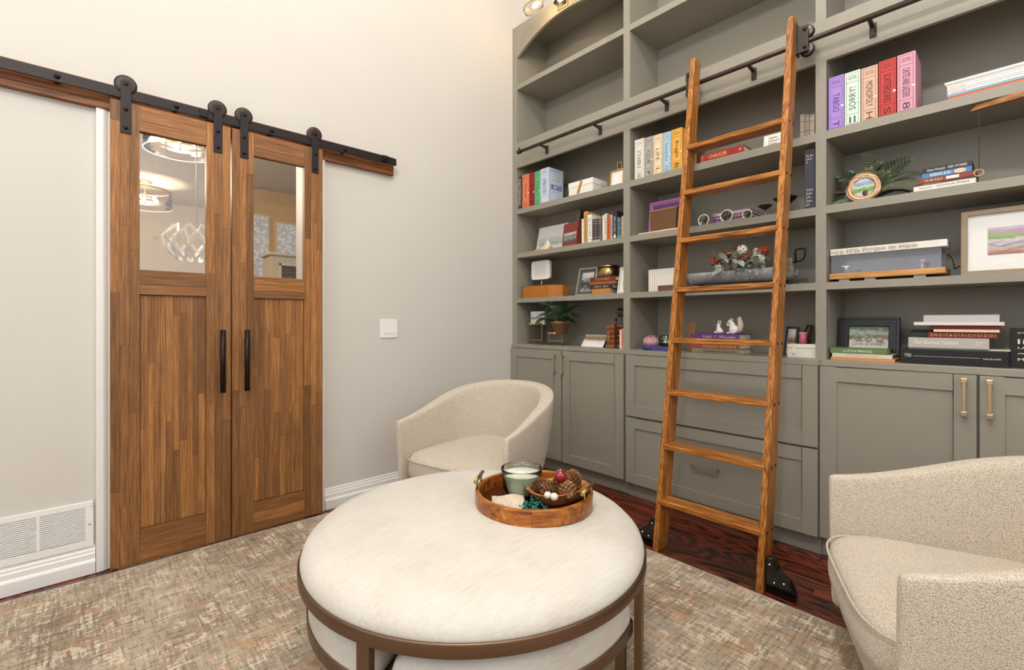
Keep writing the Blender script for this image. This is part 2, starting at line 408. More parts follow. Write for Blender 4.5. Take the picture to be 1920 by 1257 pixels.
# ---------------------------------------------------------------- sliding barn doors
SV = wood('brown_oak_stave_upright', (88, 54, 25), (140, 93, 49), (180, 131, 78), 'z', .5, 12, 260, True, .40, rw=.22, gc=.30, strch=.03)
SH = wood('brown_oak_stave_level', (88, 54, 25), (136, 89, 47), (176, 127, 75), 'x', .5, 12, 260, True, .28, rw=.22, gc=.28, strch=.03)
SVE = wood('red_oak_header_board', (66, 34, 12), (118, 70, 32), (150, 96, 48), 'x', .5, 8, 130, False, 0)
def staves(parent, x0, x1, z0, z1, yf, n, vertical, lmin, lmax):
    mat = SV if vertical else SH; ub = unit_box(mat); g = .0009; dy = .008 if yf > .01 else .004
    ws = [random.uniform(.75, 1.25) for _ in range(n)]; tot = sum(ws); a = x0 if vertical else z0; span = (x1 - x0) if vertical else (z1 - z0)
    for w in ws:
        w = w / tot * span; lo = z0 if vertical else x0; hi = z1 if vertical else x1; q = lo - random.random() * lmin * .8
        while q < hi:
            ln = random.uniform(lmin, lmax); b0, b1 = max(q, lo), min(q + ln, hi)
            if hi - b1 < .08: b1 = hi; ln = 9
            if b1 - b0 > .004:
                yy = yf + random.uniform(0, .0005)
                if vertical: place(ub, 'stave', mat, parent, (a + w / 2, yy + dy / 2, (b0 + b1) / 2), (w - g, dy, b1 - b0 - g))
                else: place(ub, 'stave', mat, parent, ((b0 + b1) / 2, yy + dy / 2, a + w / 2), (b1 - b0 - g, dy, w - g))
            q += ln
        a += w
PANE = glassy('clear_door_glass', base=.05)
def barn_door(x0, x1, si0, si1, straps, hx, label):
    D = thing('barn_door', label, 'door', (x0, 2.765, .018), 0, 'pair of sliding barn doors'); w = x1 - x0; a = si0 - x0; b = si1 - x0; T = .035; H = 2.112
    for (p, q) in ((0, a), (b, w)):
        c = part('stile', MB().box(p, q, .0035, T, 0, H), SV, D); staves(c, p, q, 0, H, 0, 3, True, .5, 1.1)
    for nm, za, zb, n in (('top_rail', 1.993, H, 3), ('lock_rail', 1.238, 1.352, 3), ('bottom_rail', 0, .150, 3)):
        c = part(nm, MB().box(a, b, .0035, T, za, zb), SH, D); staves(c, a, b, za, zb, 0, n, False, .3, .7)
    c = part('panel', MB().box(a, b, .0205, T - .006, .150, 1.238), SV, D); staves(c, a + .0025, b - .0025, .1525, 1.2345, .0125, 10, True, .28, .75)
    part('glass_pane', MB().box(a, b, .015, .020, 1.352, 1.993), PANE, D)
    for sx in straps:
        s = sx - x0
        st = part('hanger_strap', MB().prism([(s-.019, 1.968), (s+.019, 1.968)] + [(s + .019*math.cos(t), 2.192 + .019*math.sin(t)) for t in [PI*i/8 for i in range(9)]], -.006, 0, 'y'), IRON, D, .001)
        wv = part('wheel', MB().lathe([(0, 0.001), (.03, .001), (.041, .002), (.042, .006), (.036, .009), (.036, .013), (.042, .016), (.041, .02), (0, .021)], (s, 0, 2.192), 28, 'y'), flat((58, 42, 40), .4, .2), D)
        part('axle_bolt', MB().lathe([(0, -.011), (.008, -.0105), (.009, -.006)], (s, 0, 2.192), 12, 'y'), IRON, wv)
        for z in (2.075, 1.992): part('bolt', MB().lathe([(0, -.0125), (.006, -.012), (.0085, -.006)], (s, 0, z), 12, 'y'), flat((16, 14, 16), .4, .4), st)
    h = hx - x0; hd = part('pull_handle', MB().tube([(h, -.045, .755), (h, -.045, 1.07)], .0125, 14), flat((38, 30, 28), .4, .6), D)
    for z in (.815, 1.01): part('post', MB().tube([(h, -.045, z), (h, .001, z)], .006, 10), flat((38, 30, 28), .4, .6), hd)
    return D
barn_door(.106, .578, .210, .472, (.160, .521), .535, 'wider left barn door of brown oak with chandelier seen through its glass')
barn_door(.585, 1.048, .686, .946, (.640, 1.004), .644, 'right barn door of brown oak with tan entry wall seen through its glass')
tr = thing('door_track', 'black steel barn door rail on a long oak header board', 'rail', (.45, YW, 2.09))
part('header_board', MB().box(-1.6, 1.084, -.032, -.0005, .005, .122), SVE, tr, .002)
part('rail', MB().box(-1.6, 1.078, -.079, -.071, .056, .101), IRON, tr, .001)
for x in (-.92, -.515, -.1, .325, .735):
    bo = part('bolt', MB().lathe([(0, -.088), (.008, -.087), (.011, -.079)], (x, 0, .078), 12, 'y'), flat((16, 14, 16), .4, .4), tr)
    part('spacer', MB().tube([(x, -.071, .078), (x, -.032, .078)], .012, 12), IRON, bo)
part('end_stop', MB().box(.975, 1.012, -.096, -.079, .062, .1).lathe([(0, -.106), (.011, -.105), (.013, -.096)], (.993, 0, .08), 12, 'y'), flat((18, 16, 18), .4, .3), tr, .002)
part('end_stop', MB().box(-.008, .03, -.086, -.079, .06, .098), flat((18, 16, 18), .4, .3), tr, .002)
# ---------------------------------------------------------------- built-in bookcase
BC = thing('bookcase', 'tall built-in grey green bookcase covering the right wall', 'bookcase', (XB, 1.2, .92))
def W(mb): # world to bookcase local
    mb.v = [(a - XB, b - 1.2, c - .92) for a, b, c in mb.v]; return mb
DIV = [(2.797, 2.849), (1.728, 1.777), (.639, .683), (-.430, -.381)]
BAYS = [(1.777, 2.797), (.683, 1.728), (-.381, .639)]
TOPZ = 3.536
for a, b in DIV: part('divider', W(MB().box(XB, XBK, a, b, .948, TOPZ)), SAGE, BC)
for a, b in BAYS:
    part('back_panel', W(MB().box(XBK - .006, XBK + .009, a - .02, b + .02, .948, TOPZ)), SAGE, BC)
    for z0, z1 in ((3.018, 3.058), (2.003, 2.043), (1.647, 1.685), (1.283, 1.318)): part('shelf', W(MB().box(XB + .0005, XBK - .006, a, b, z0, z1)), SAGE, BC)
    part('rail_board', W(MB().box(XB + .0005, XB + .022, a, b, 2.38, 2.58)), SAGE, BC)
    part('shelf', W(MB().box(XB + .022, XBK - .006, a, b, 2.538, 2.58)), SAGE, BC)
    part('top_panel', W(MB().box(XB + .022, XBK - .006, a, b, TOPZ - .02, TOPZ)), SAGE, BC)
for i in (0, 2):
    a, b = BAYS[i]; mid = (a + b) / 2; hw = (b - a) / 2
    pts = [(b, TOPZ), (a, TOPZ)]
    for k in range(33):
        t = -1 + 2 * k / 32; y = mid + t * hw
        pts.append((y, 3.278 + .150 * (1 - abs(t) ** 2.1) * (1 if True else 0)))
    part('arch_valance', W(MB().prism(pts, XB + .0005, XB + .022, 'x')), SAGE, BC)
part('worktop', W(MB().box(XB - .012, XBK, 1.742, 2.849, .918, .948)), SAGE, BC, .003)
cp = [(XB - .012, .66), (XB - .028, .668), (XB - .030, .69), (XB - .030, 1.715), (XB - .028, 1.732), (XB - .012, 1.742), (XBK, 1.742), (XBK, .66)]
part('worktop', W(MB().prism(cp, .918, .9482, 'z')), SAGE, BC, .002)
part('worktop', W(MB().box(XB - .012, XBK, -.43, .66, .918, .948)), SAGE, BC, .003)
# base cabinets
def pull(parent, c, ln, vertical, square):
    x, y, z = c; mb = MB(); h = ln / 2; r = .0055
    if vertical:
        mb.box(x - .030, x - .021, y - r, y + r, z - h + .006, z + h - .006)
        for s in (-1, 1):
            mb.box(x - .032, x, y - r * .9, y + r * .9, z + s * (h - .010) - .006, z + s * (h - .010) + .006)
            if square: mb.box(x - .033, x - .018, y - .009, y + .009, z + s * (h - .008) - .009, z + s * (h - .008) + .009).box(x - .005, x, y - .009, y + .009, z + s * (h - .008) - .009, z + s * (h - .008) + .009)
    else:
        mb.box(x - .030, x - .021, y - h + .006, y + h - .006, z - r, z + r)
        for s in (-1, 1): mb.box(x - .032, x, y + s * (h - .010) - .007, y + s * (h - .010) + .007, z - r * 1.2, z + r * 1.2)
    return part('handle', mb, BRASS, parent, .0012)
def front(name, cabo, xf, y0, y1, z0, z1, rail=.068):
    o = cabo.location; fr = MB(); xa, xb = xf - o.x, xf + .02 - o.x; a, b = y0 - o.y, y1 - o.y
    fr.box(xa, xb, a, a + rail, z0, z1).box(xa, xb, b - rail, b, z0, z1).box(xa, xb, a + rail, b - rail, z0, z0 + rail).box(xa, xb, a + rail, b - rail, z1 - rail, z1)
    d = part(name, fr, SAGE, cabo, .0012, 1)
    part('panel', MB().box(xa + .009, xb - .002, a + rail - .001, b - rail + .001, z0 + rail - .001, z1 - rail + .001), SAGE, d)
    return d
def cabinet(name, label, y0, y1, xc):
    C = thing(name, label, 'cabinet', (2.7, (y0 + y1) / 2, 0)); h = (y1 - y0) / 2
    part('carcass', MB().box(xc - 2.7, XBK - 2.7, -h, h, .0985, .9175), flat((112, 109, 100), .5), C)
    part('toe_kick', MB().box(xc + .032 - 2.7, xc + .05 - 2.7, -h, h, 0, .0985), SAGE, C)
    return C
C1 = cabinet('base_cabinet', 'two door base cabinet in the corner behind the far chair', 1.752, 2.849, 2.628)
d = front('door', C1, 2.607, 2.300, 2.847, .101, .9165); pull(d, (2.607 - 2.7, 2.349 - C1.location.y, .817), .145, True, False)
d = front('door', C1, 2.607, 1.762, 2.288, .101, .9165); pull(d, (2.607 - 2.7, 2.273 - C1.location.y, .815), .145, True, False)
C2 = cabinet('drawer_cabinet', 'wide two drawer base cabinet behind the ladder', .664, 1.7515, 2.619)
d = front('drawer', C2, 2.598, .667, 1.739, .526, .9165, .066); pull(d, (2.598 - 2.7, 1.212 - C2.location.y, .725), .16, False, False)
d = front('drawer', C2, 2.598, .667, 1.739, .097, .515, .066); pull(d, (2.598 - 2.7, 1.212 - C2.location.y, .306), .16, False, False)
C3 = cabinet('base_cabinet', 'two door base cabinet behind the near chair', -.43, .6635, 2.628)
d = front('door', C3, 2.607, .125, .660, .101, .9165); pull(d, (2.607 - 2.7, .160 - C3.location.y, .829), .148, True, True)
d = front('door', C3, 2.607, -.416, .117, .101, .9165); pull(d, (2.607 - 2.7, .088 - C3.location.y, .829), .148, True, True)
# ---------------------------------------------------------------- ladder rail and ladder
RX, RZ = 2.553, 2.466
lr = thing('ladder_rail', 'dark bronze pipe rail running along the bookcase face', 'rail', (XB, 1.2, RZ))
PIPE = flat((70, 56, 50), .35, .6, .1)
part('pipe', MB().tube([(RX - XB, 1.48, 0), (RX - XB, -1.6, 0)], .0125, 16), PIPE, lr)
part('end_cap', MB().tube([(RX - XB, 1.49, -.012), (RX - XB, 1.49, .03)], .009, 10).lathe([(0, 1.472), (.017, 1.474), (.017, 1.504), (0, 1.506)], (RX - XB, 0, 0), 14, 'y'), PIPE, lr)
for yb in (2.459, 1.961, 1.465, .965, .458, -.05):
    y = yb - 1.2
    b = part('bracket', MB().prism([(-.0015, -.052), (-.009, -.052), (-.014, -.02), (-.055, -.016), (RX - XB - .004, -.012), (RX - XB + .006, -.006), (-.03, -.002), (-.0015, 0)], y - .008, y + .008, 'y').box(-.006, -.0005, y - .013, y + .013, -.058, .004), PIPE, lr, .0015)
    part('screw', MB().lathe([(0, -.0085), (.005, -.008), (.0065, -.006)], (0, y, -.045), 10, 'x'), metal((150, 140, 130), .35), b)
LK = .1524
lad = thing('library_ladder', 'golden oak rolling library ladder leaning on the bookcase rail', 'ladder', (2.08, .985, 0))
def lx(z, off=0): return LK * z + off
def stile(yc):
    mb = MB(); w = .0138; D0 = .098
    zs = [0, 2.45, 2.578]; rings = []
    for z, dep in ((0.0, .100), (2.36, .082), (2.555, .070)):
        x0 = lx(z) ; x1 = x0 + dep
        rings.append([(x0, yc - w, z), (x1, yc - w, z), (x1, yc + w, z), (x0, yc + w, z)])
    x0 = lx(2.578); rings.append([(x0 + .012, yc - w * .7, 2.578), (x0 + .052, yc - w * .7, 2.578), (x0 + .052, yc + w * .7, 2.578), (x0 + .012, yc + w * .7, 2.578)])
    mb.loft(rings, True, True, False)
    return part('stile', mb, OAK, lad, .004)
YL, YR = 1.2255 - .985, .7455 - .985
stl = [stile(YL), stile(YR)]
for zt in (.250, .518, .783, 1.046, 1.307, 1.566, 1.823, 2.072):
    x0 = lx(zt) - .008
    part('rung', MB().box(x0, x0 + .096, YR + .004, YL - .004, zt - .026, zt), OAKY, lad, .005)
    for s, yy in zip(stl, (YL + .0135, YR - .0135)):
        sg = 1 if yy > 0 else -1
        for xo in (.022, .075): part('screw_cap', MB().lathe([(0, sg * .0022), (.0055, sg * .0018), (.0075, 0)], (lx(zt) + xo, yy, zt - .014), 10, 'y'), flat((30, 24, 22), .4, .5), s)
# top rollers outside both stiles: a plate and two grooved wheels gripping the pipe
STEEL = flat((74, 64, 58), .35, .7, .1)
for yy, sg in ((YR - .014, -1), (YL + .014, 1)):
    xr = RX - 2.08; yw = yy + sg * .034
    rp = part('roller_plate', MB().box(xr - .062, xr - .012, yy, yy + sg * .005, RZ - .075, RZ + .075).box(xr - .036, xr - .028, yy, yy + sg * .048, RZ - .062, RZ + .062), STEEL, lad, .002)
    for dz in (.042, -.042):
        wh = part('roller_wheel', MB().lathe([(0, -.012), (.027, -.012), (.031, -.009), (.024, 0), (.031, .009), (.027, .012), (0, .012)], (xr, yw, RZ + dz), 26, 'x'), STEEL, rp)
        part('axle_bolt', MB().lathe([(0, -.044), (.006, -.043), (.0085, -.036), (.006, -.012)], (xr, yw, RZ + dz), 10, 'x'), IRON, rp)
# floor rollers: glossy black leaf shaped shells facing the room
for yy, sg in ((YR - .014, -1), (YL + .014, 1)):
    prof = [(0, .010), (0, .132), (.010, .150), (.026, .146), (.036, .124), (.046, .104), (.066, .088), (.090, .068), (.108, .040), (.116, .012), (.104, .008), (.06, .005), (.03, .006)]
    prof = [(yy + sg * a, b) for a, b in prof]
    cv = part('wheel_cover', MB().prism(prof, .030, .062, 'x'), BLACKGLOSS, lad, .005, 3)
    part('back_shell', MB().prism([(yy + (p[0] - yy) * .93, p[1] * .95) for p in prof], .062, .085, 'x'), BLACKGLOSS, cv, .004)
    part('floor_wheel', MB().lathe([(0, -.008), (.028, -.008), (.030, -.004), (.030, .004), (.028, .008), (0, .008)], (.073, yy + sg * .055, .0305), 20, 'x'), flat((20, 19, 19), .6), cv)
    for py, pz in ((.018, .122), (.036, .052), (.072, .062)):
        part('stud', MB().sphere((.029, yy + sg * py, pz), .0055, 10, 8), metal((230, 222, 214), .15), cv)
# ================================================================== furniture
def boucle():
    m, nt, b = nodes('oatmeal_boucle_weave'); w = coords(nt, kind='Object')
    v = N(nt, 'ShaderNodeTexVoronoi'); v.inputs['Scale'].default_value = 330; L(nt, w, v.inputs['Vector'])
    n = noise(nt, w, 300, 3, .6); big = noise(nt, w, 5, 2)
    f = mth(nt, 'ADD', mth(nt, 'MULTIPLY', v.outputs['Distance'], .8), mth(nt, 'MULTIPLY', n, .5))
    r = ramp(nt, f, [(.2, (232, 226, 215)), (.5, (216, 207, 193)), (.85, (178, 162, 140))])
    c = mixc(nt, mth(nt, 'MULTIPLY', big, .25), r.outputs[0], lin((206, 194, 176)))
    L(nt, c, b.inputs['Base Color']); b.inputs['Roughness'].default_value = .95; b.inputs['Specular IOR Level'].default_value = .1
    b.inputs['Sheen Weight'].default_value = .25
    inv = mth(nt, 'SUBTRACT', 1.0, f); bump(nt, b, inv, .55, .005); return m
BOUCLE = boucle()
def sup(a, b, n, t):
    c, s = math.cos(t), math.sin(t)
    return a * math.copysign(abs(c) ** (2 / n), c), b * math.copysign(abs(s) ** (2 / n), s)
def barrel_chair(label, loc, rotz):
    C = thing('barrel_chair', label, 'chair', loc, rotz, 'matching barrel chairs')
    A, YF = .325, -.33
    path = []
    for i in range(9): path.append((-A, YF + (0 - YF) * i / 8, (-1, 0)))
    for i in range(1, 24):
        t = PI - PI * i / 24; path.append((A * math.cos(t), .315 * math.sin(t), (math.cos(t), math.sin(t))))
    for i in range(9): path.append((A, 0 + (YF - 0) * i / 8, (1, 0)))
    n = len(path); rings = []
    def sec(px, py, nx, ny, zt, sc, fx, fy, tf=1):
        out = [(-.085, .135), (-.055, .18), (.002, .32), (.046, zt - .12), (.052, zt - .03), (.051, zt - .008), (.046, zt - .001), (.020, zt), (-.014, zt - .002), (-.028, zt - .010), (-.034, zt - .04), (-.042, zt - .14), (-.050, .36), (-.080, .22), (-.120, .135)]
        out = [(.05 - (.05 - o) * tf, z) for o, z in out]; zc = .40; oc = .05 - .05 * tf
        return [(px + nx * (oc + (o - oc) * sc) + fx, py + ny * (oc + (o - oc) * sc) + fy, zc + (z - zc) * (1 - (1 - sc) * .35)) for o, z in out]
    ends = [(.72, -.030), (.86, -.028), (.95, -.020), (.99, -.010)]
    for i, (px, py, nn) in enumerate(path):
        l = math.hypot(*nn); nx, ny = nn[0] / l, nn[1] / l
        u = (py - YF) / (.315 - YF); u = max(0, min(1, u)); sm = u * u * (3 - 2 * u)
        zt = .585 + .175 * (.5 * sm + .5 * u); tf = .42 + .58 * min(1, u * 1.5)
        if i == 0:
            for s, dy in ends: rings.append(sec(px, py, nx, ny, zt, s, 0, dy, tf))
        rings.append(sec(px, py, nx, ny, zt, 1, 0, 0, tf))
        if i == n - 1:
            for s, dy in reversed(ends): rings.append(sec(px, py, nx, ny, zt, s, 0, dy, tf))
    part('shell', MB().loft(rings), BOUCLE, C, 0, 2, 1)
    fr = []
    for k, (s, y) in enumerate(((.25, -.352), (.7, -.348), (1, -.332), (1, -.25), (.9, -.2))):
        fr.append([(x * 1, y, .215 + z * s) for x, z in [sup(.285, .085, 5, 2 * PI * j / 28) for j in range(28)]])
    part('front_rail', MB().loft(fr), BOUCLE, C)
    cu = []
    for s, z in ((.90, .275), (.985, .285), (1.01, .305), (1.01, .365), (.985, .392), (.93, .410), (.80, .425), (.5, .437), (.15, .441)):
        ring = []
        for j in range(40):
            x, y = sup(.296, .332, 4.6, 2 * PI * j / 40)
            x *= 1 - .12 * (y / .332) ** 2 if y > 0 else 1 + .10 * min(1, -y / .25)
            ring.append((x * s, y * s - .066, z))
        cu.append(ring)
    cs = part('seat_cushion', MB().loft(cu), BOUCLE, C, 0, 2, 1)
    part('welt', MB().tube([(x * 1.012 * (1 + .10 * min(1, -y / .25)), y * 1.012 - .066, .391) for x, y in [sup(.296, .332, 4.6, PI + PI * j / 30) for j in range(31)]], .0035, 6), BOUCLE, cs)
    part('underside', MB().lathe([(0, .14), (.26, .14), (.27, .20), (0, .21)], (0, -.02, 0), 32), flat((170, 156, 136), .9), C)
    part('swivel_base', MB().lathe([(0, .0125), (.22, .0125), (.225, .02), (.225, .03), (.06, .04), (.05, .14), (0, .14)], (0, -.02, 0), 32), flat((40, 32, 28), .5), C)
    return C
barrel_chair('oatmeal barrel chair in the corner between wall and cabinets', (1.73, 2.076, 0), math.radians(-76))
barrel_chair('oatmeal barrel chair nearest the camera at the right, cropped by the frame', (1.792, -.002, 0), math.radians(-156.5))
# ---------------------------------------------------------------- ottoman with nested stools
def hide():
    m, nt, b = nodes('ivory_hair_on_hide'); w = coords(nt, (.12, 1, 1), 'Object'); w2 = coords(nt, kind='Object')
    n = noise(nt, w, 120, 4, .6); big = noise(nt, w2, 3.5, 3, .6)
    f = mth(nt, 'ADD', mth(nt, 'MULTIPLY', n, .45), mth(nt, 'MULTIPLY', big, .6))
    r = ramp(nt, f, [(.30, (186, 178, 166)), (.5, (202, 196, 187)), (.7, (212, 208, 201))])
    L(nt, r.outputs[0], b.inputs['Base Color']); b.inputs['Roughness'].default_value = .6; b.inputs['Specular IOR Level'].default_value = .3
    b.inputs['Sheen Weight'].default_value = .2; bump(nt, b, n, .25, .003); return m
HIDE = hide()
OC = (1.009, 1.275); OK_ = .95
def lift(mb):   # the ottoman set stands a little taller and narrower than drawn in its profiles
    mb.v = [(x * OK_, y * OK_, 0 if z < .01 else CH - (CH - z - .012) * OK_ - .012) for x, y, z in mb.v]; return mb
OT = thing('ottoman', 'big round ivory hide ottoman with a bronze metal frame', 'ottoman', (OC[0], OC[1], .012))
part('cushion', lift(MB().lathe([(0, .452), (.15, .4515), (.30, .448), (.42, .439), (.50, .424), (.555, .403), (.578, .380), (.585, .358), (.581, .335), (0, .33)], (0, 0, 0), 96)), HIDE, OT)
part('band', lift(MB().lathe([(.576, .315), (.590, .315), (.592, .318), (.592, .349), (.590, .352), (.587, .353), (.582, .347), (.576, .315)], (0, 0, 0), 96)), BRONZE, OT)
for ang in (203, 291, 23, 111):
    t = math.radians(ang); c, s = math.cos(t), math.sin(t); mb = MB()
    mb.bar((.579 * c, .579 * s, .0), (.579 * c, .579 * s, .316), .040, .022, (c, s, 0)); part('leg', lift(mb), BRONZE, OT, .001)
part('cross_brace', lift(MB().bar((.56 * math.cos(math.radians(203)), .56 * math.sin(math.radians(203)), .312), (.56 * math.cos(math.radians(23)), .56 * math.sin(math.radians(23)), .312), .02, .012).bar((.56 * math.cos(math.radians(291)), .56 * math.sin(math.radians(291)), .312), (.56 * math.cos(math.radians(111)), .56 * math.sin(math.radians(111)), .312), .02, .012)), BRONZE, OT)
def wedge(R, a0, a1, gap, rc=.05, n=20):
    # rounded quarter-circle outline, corners softened
    pts = []; t0 = math.radians(a0) + gap; t1 = math.radians(a1) - gap
    mid = (t0 + t1) / 2; tip = (.06 * math.cos(mid), .06 * math.sin(mid))
    raw = [tip]
    for i in range(n + 1):
        t = t0 + (t1 - t0) * i / n; raw.append((R * math.cos(t), R * math.sin(t)))
    def cut(p, q, r_): 
        d = math.hypot(q[0]-p[0], q[1]-p[1]); k = min(r_ / d, .45); return (p[0] + (q[0]-p[0]) * k, p[1] + (q[1]-p[1]) * k)
    m = len(raw)
    for i, p in enumerate(raw):
        if i in (0, 1, m - 1):
            A = cut(p, raw[i - 1] if i != 1 else raw[0], rc); B = cut(p, raw[(i + 1) % m], min(rc, .04))
            for k in range(6):
                t = k / 5; pts.append(((1-t)**2*A[0] + 2*t*(1-t)*p[0] + t*t*B[0], (1-t)**2*A[1] + 2*t*(1-t)*p[1] + t*t*B[1]))
        else: pts.append(p)
    return pts
def stool(a0, a1, label):
    S = thing('nesting_stool', label, 'stool', (OC[0], OC[1], .012), 0, 'wedge stools tucked under the ottoman'); R = .565
    o = wedge(R, a0, a1, .022); cx = sum(p[0] for p in o) / len(o); cy = sum(p[1] for p in o) / len(o)
    sc = lambda k, z: [(cx + (p[0] - cx) * k, cy + (p[1] - cy) * k, z) for p in o]
    part('cushion', lift(MB().loft([sc(.97, .175), sc(.975, .215), sc(.972, .240), sc(.95, .262), sc(.88, .276), sc(.70, .284), sc(.4, .288), sc(.05, .289)])), HIDE, S)
    part('band', lift(MB().loft([sc(.975, .168), sc(1.0, .168), sc(1.003, .172), sc(1.003, .202), sc(.985, .206), sc(.975, .168)], True, False, False)), BRONZE, S)
    for a in (math.radians(a0) + .10, math.radians(a1) - .10):
        part('leg', lift(MB().bar((.535 * math.cos(a), .535 * math.sin(a), 0), (.535 * math.cos(a), .535 * math.sin(a), .169), .02, .03, (math.cos(a), math.sin(a), 0))), BRONZE, S)
    m = math.radians((a0 + a1) / 2); part('leg', lift(MB().bar((.10 * math.cos(m), .10 * math.sin(m), 0), (.10 * math.cos(m), .10 * math.sin(m), .169), .02, .03, (math.cos(m), math.sin(m), 0))), BRONZE, S)
    return S
stool(206, 292, 'ivory wedge stool under the ottoman front, right of the gap')
stool(120, 206, 'ivory wedge stool under the ottoman, on the door side')
# ================================================================== things on the shelves
Z3, Z4, Z5, Z6 = 2.043, 1.685, 1.318, .948
ZA = (950, 250, 5.467); ZB = (950, 450, 5.467); ZC = (1170, 220, 4.833); ZD = (1170, 440, 4.833)
ZE = (1500, 0, 4.488); ZF = (1520, 200, 4.8); ZG = (1520, 380, 4.8); ZH = (1520, 550, 4.8)
def spot(Z, X, Y, d):
    return on(Z[0] + X / Z[2], Z[1] + Y / Z[2], x=XB + d)
def shelf(name, label, cat, Z, X0, X1, Y, d, z0, group=None, rot=0):
    # a thing standing on a shelf: local x runs right along the shelf, y into it, z up
    a, b = spot(Z, X0, Y, d), spot(Z, X1, Y, d)
    T = thing(name, label, cat, (XB + d, (a.y + b.y) / 2, z0), -PI / 2 + rot, group)
    return T, a.y - b.y, a.z - z0
def cov(c, rough=.5): return flat(c, rough, 0, .07, 60, .04)
INK = {}
def ink(c, gloss=.6):
    return flat(c, gloss, 0, .03, 30, 0)
PAGES = pages_mat()
RV, UV = (0, 0, -1), (1, 0, 0)      # spine title reading down
def print_bars(T, rects, y, mat, name='printed_rule'):
    mb = MB()
    for x0, x1, z0, z1 in rects: mb.box(x0, x1, y - .0006, y + .0004, z0, z1)
    return part(name, mb, mat, T)
def game_box(label, Z, X0, X1, Y, dep, col, inkc, title, foot=None, z0=Z3, d=.02, group='book shaped game boxes', tw=None, down=True, head=True):
    T, w, h = shelf('game_box', label, 'box', Z, X0, X1, Y, d, z0, group); w -= .002
    k = ink(inkc)
    part('body', MB().box(-w/2, w/2, 0, dep, 0, h), cov(col), T, .0015)
    m = w * .12; t = .0011; a = w/2 - m
    rects = [(-a, -a + t, .008, h - .008), (a - t, a, .008, h - .008), (-a, a, .008, .008 + t), (-a, a, h - .008 - t, h - .008), (-a, a, h * .80, h * .80 + t), (-a, a, h * .21, h * .21 + t)]
    print_bars(T, rects, 0, k, 'printed_border')
    lettering(title, T, k, (0, -.0008, h * .5), RV if down else (0, 0, 1), UV if down else (-1, 0, 0), h * (tw or .44), w * .42, 'title')
    if head: lettering('THE CLASSIC\nFAMILY GAME', T, k, (0, -.0008, h * .89), (1, 0, 0), (0, 0, 1), w * .55, h * .07, 'small_print')
    if foot: lettering(foot, T, k, (0, -.0008, h * .11), RV, UV, h * .12, w * .4, 'emblem')
    part('thumb_notch', MB().lathe([(0, -.0007), (.006, -.0007), (.006, .0004)], (w/2 - .0065, 0, h * .42), 10, 'y'), cov((236, 228, 214)), T)
    return T, w, h
def book(label, Z, X0, X1, Y, dep, col, z0, d=.02, title=None, inkc=(230, 222, 200), group=None, tw=.6, th=.5, bands=None, name='book', lean=0, down=True):
    T, w, h = shelf(name, label, 'book', Z, X0, X1, Y, d, z0, group); w = max(.006, w - .0012); t = min(.0025, w * .2)
    c = MB().box(-w/2, w/2, 0, .003, 0, h).box(-w/2, -w/2 + t, .003, dep, 0, h).box(w/2 - t, w/2, .003, dep, 0, h)
    part('cover', c, cov(col), T, .0006, 1)
    part('pages', MB().box(-w/2 + t, w/2 - t, .003, dep - .004, .003, h - .004), PAGES, T)
    if title: lettering(title, T, ink(inkc), (0, -.0006, h * .52), RV if down else (0, 0, 1), UV if down else (-1, 0, 0), h * tw, w * th, 'title')
    if bands: print_bars(T, [(-w/2 + .0004, w/2 - .0004, h * b, h * b + .0022) for b in bands], 0, ink(inkc), 'spine_band')
    return T, w, h
def flat_book(label, Z, X0, X1, Y, t, dep, col, z0, d=.03, title=None, inkc=(235, 228, 210), tw=.5, th=.5, tx=0, group=None, rot=0, name='book', extra=None, pagecol=None):
    T, w, _ = shelf(name, label, 'book', Z, X0, X1, Y, d, z0, group, rot); q = min(.0025, t * .18)
    c = MB().box(-w/2, w/2, 0, .003, 0, t).box(-w/2, w/2, .003, dep, 0, q).box(-w/2, w/2, .003, dep, t - q, t)
    part('cover', c, cov(col), T, .0005, 1)
    part('pages', MB().box(-w/2 + .004, w/2 - .004, .003, dep - .004, q, t - q), PAGES, T)
    if title: lettering(title, T, ink(inkc), (tx * w, -.0006, t / 2), (1, 0, 0), (0, 0, 1), w * tw, t * th, 'title')
    for (s, cx, ww, hh) in (extra or []): lettering(s, T, ink(inkc), (cx * w, -.0006, t / 2), (1, 0, 0), (0, 0, 1), w * ww, t * hh, 'small_print')
    return T, w
def tilt(mb, a):
    c, s = math.cos(a), math.sin(a)
    mb.v = [(x, y * c + z * s, z * c - y * s) for x, y, z in mb.v]; return mb
def scene_mat(name, stops, nscale=6, amp=.35, ax='Z', rough=.5):
    m, nt, b = nodes(name); tc = N(nt, 'ShaderNodeTexCoord'); sx = N(nt, 'ShaderNodeSeparateXYZ'); L(nt, tc.outputs['Generated'], sx.inputs[0])
    n = noise(nt, tc.outputs['Generated'], nscale, 5, .6, .5)
    v = mth(nt, 'ADD', sx.outputs[ax], mth(nt, 'MULTIPLY', mth(nt, 'SUBTRACT', n, .5), amp))
    L(nt, ramp(nt, v, stops).outputs[0], b.inputs['Base Color']); b.inputs['Roughness'].default_value = rough; return m
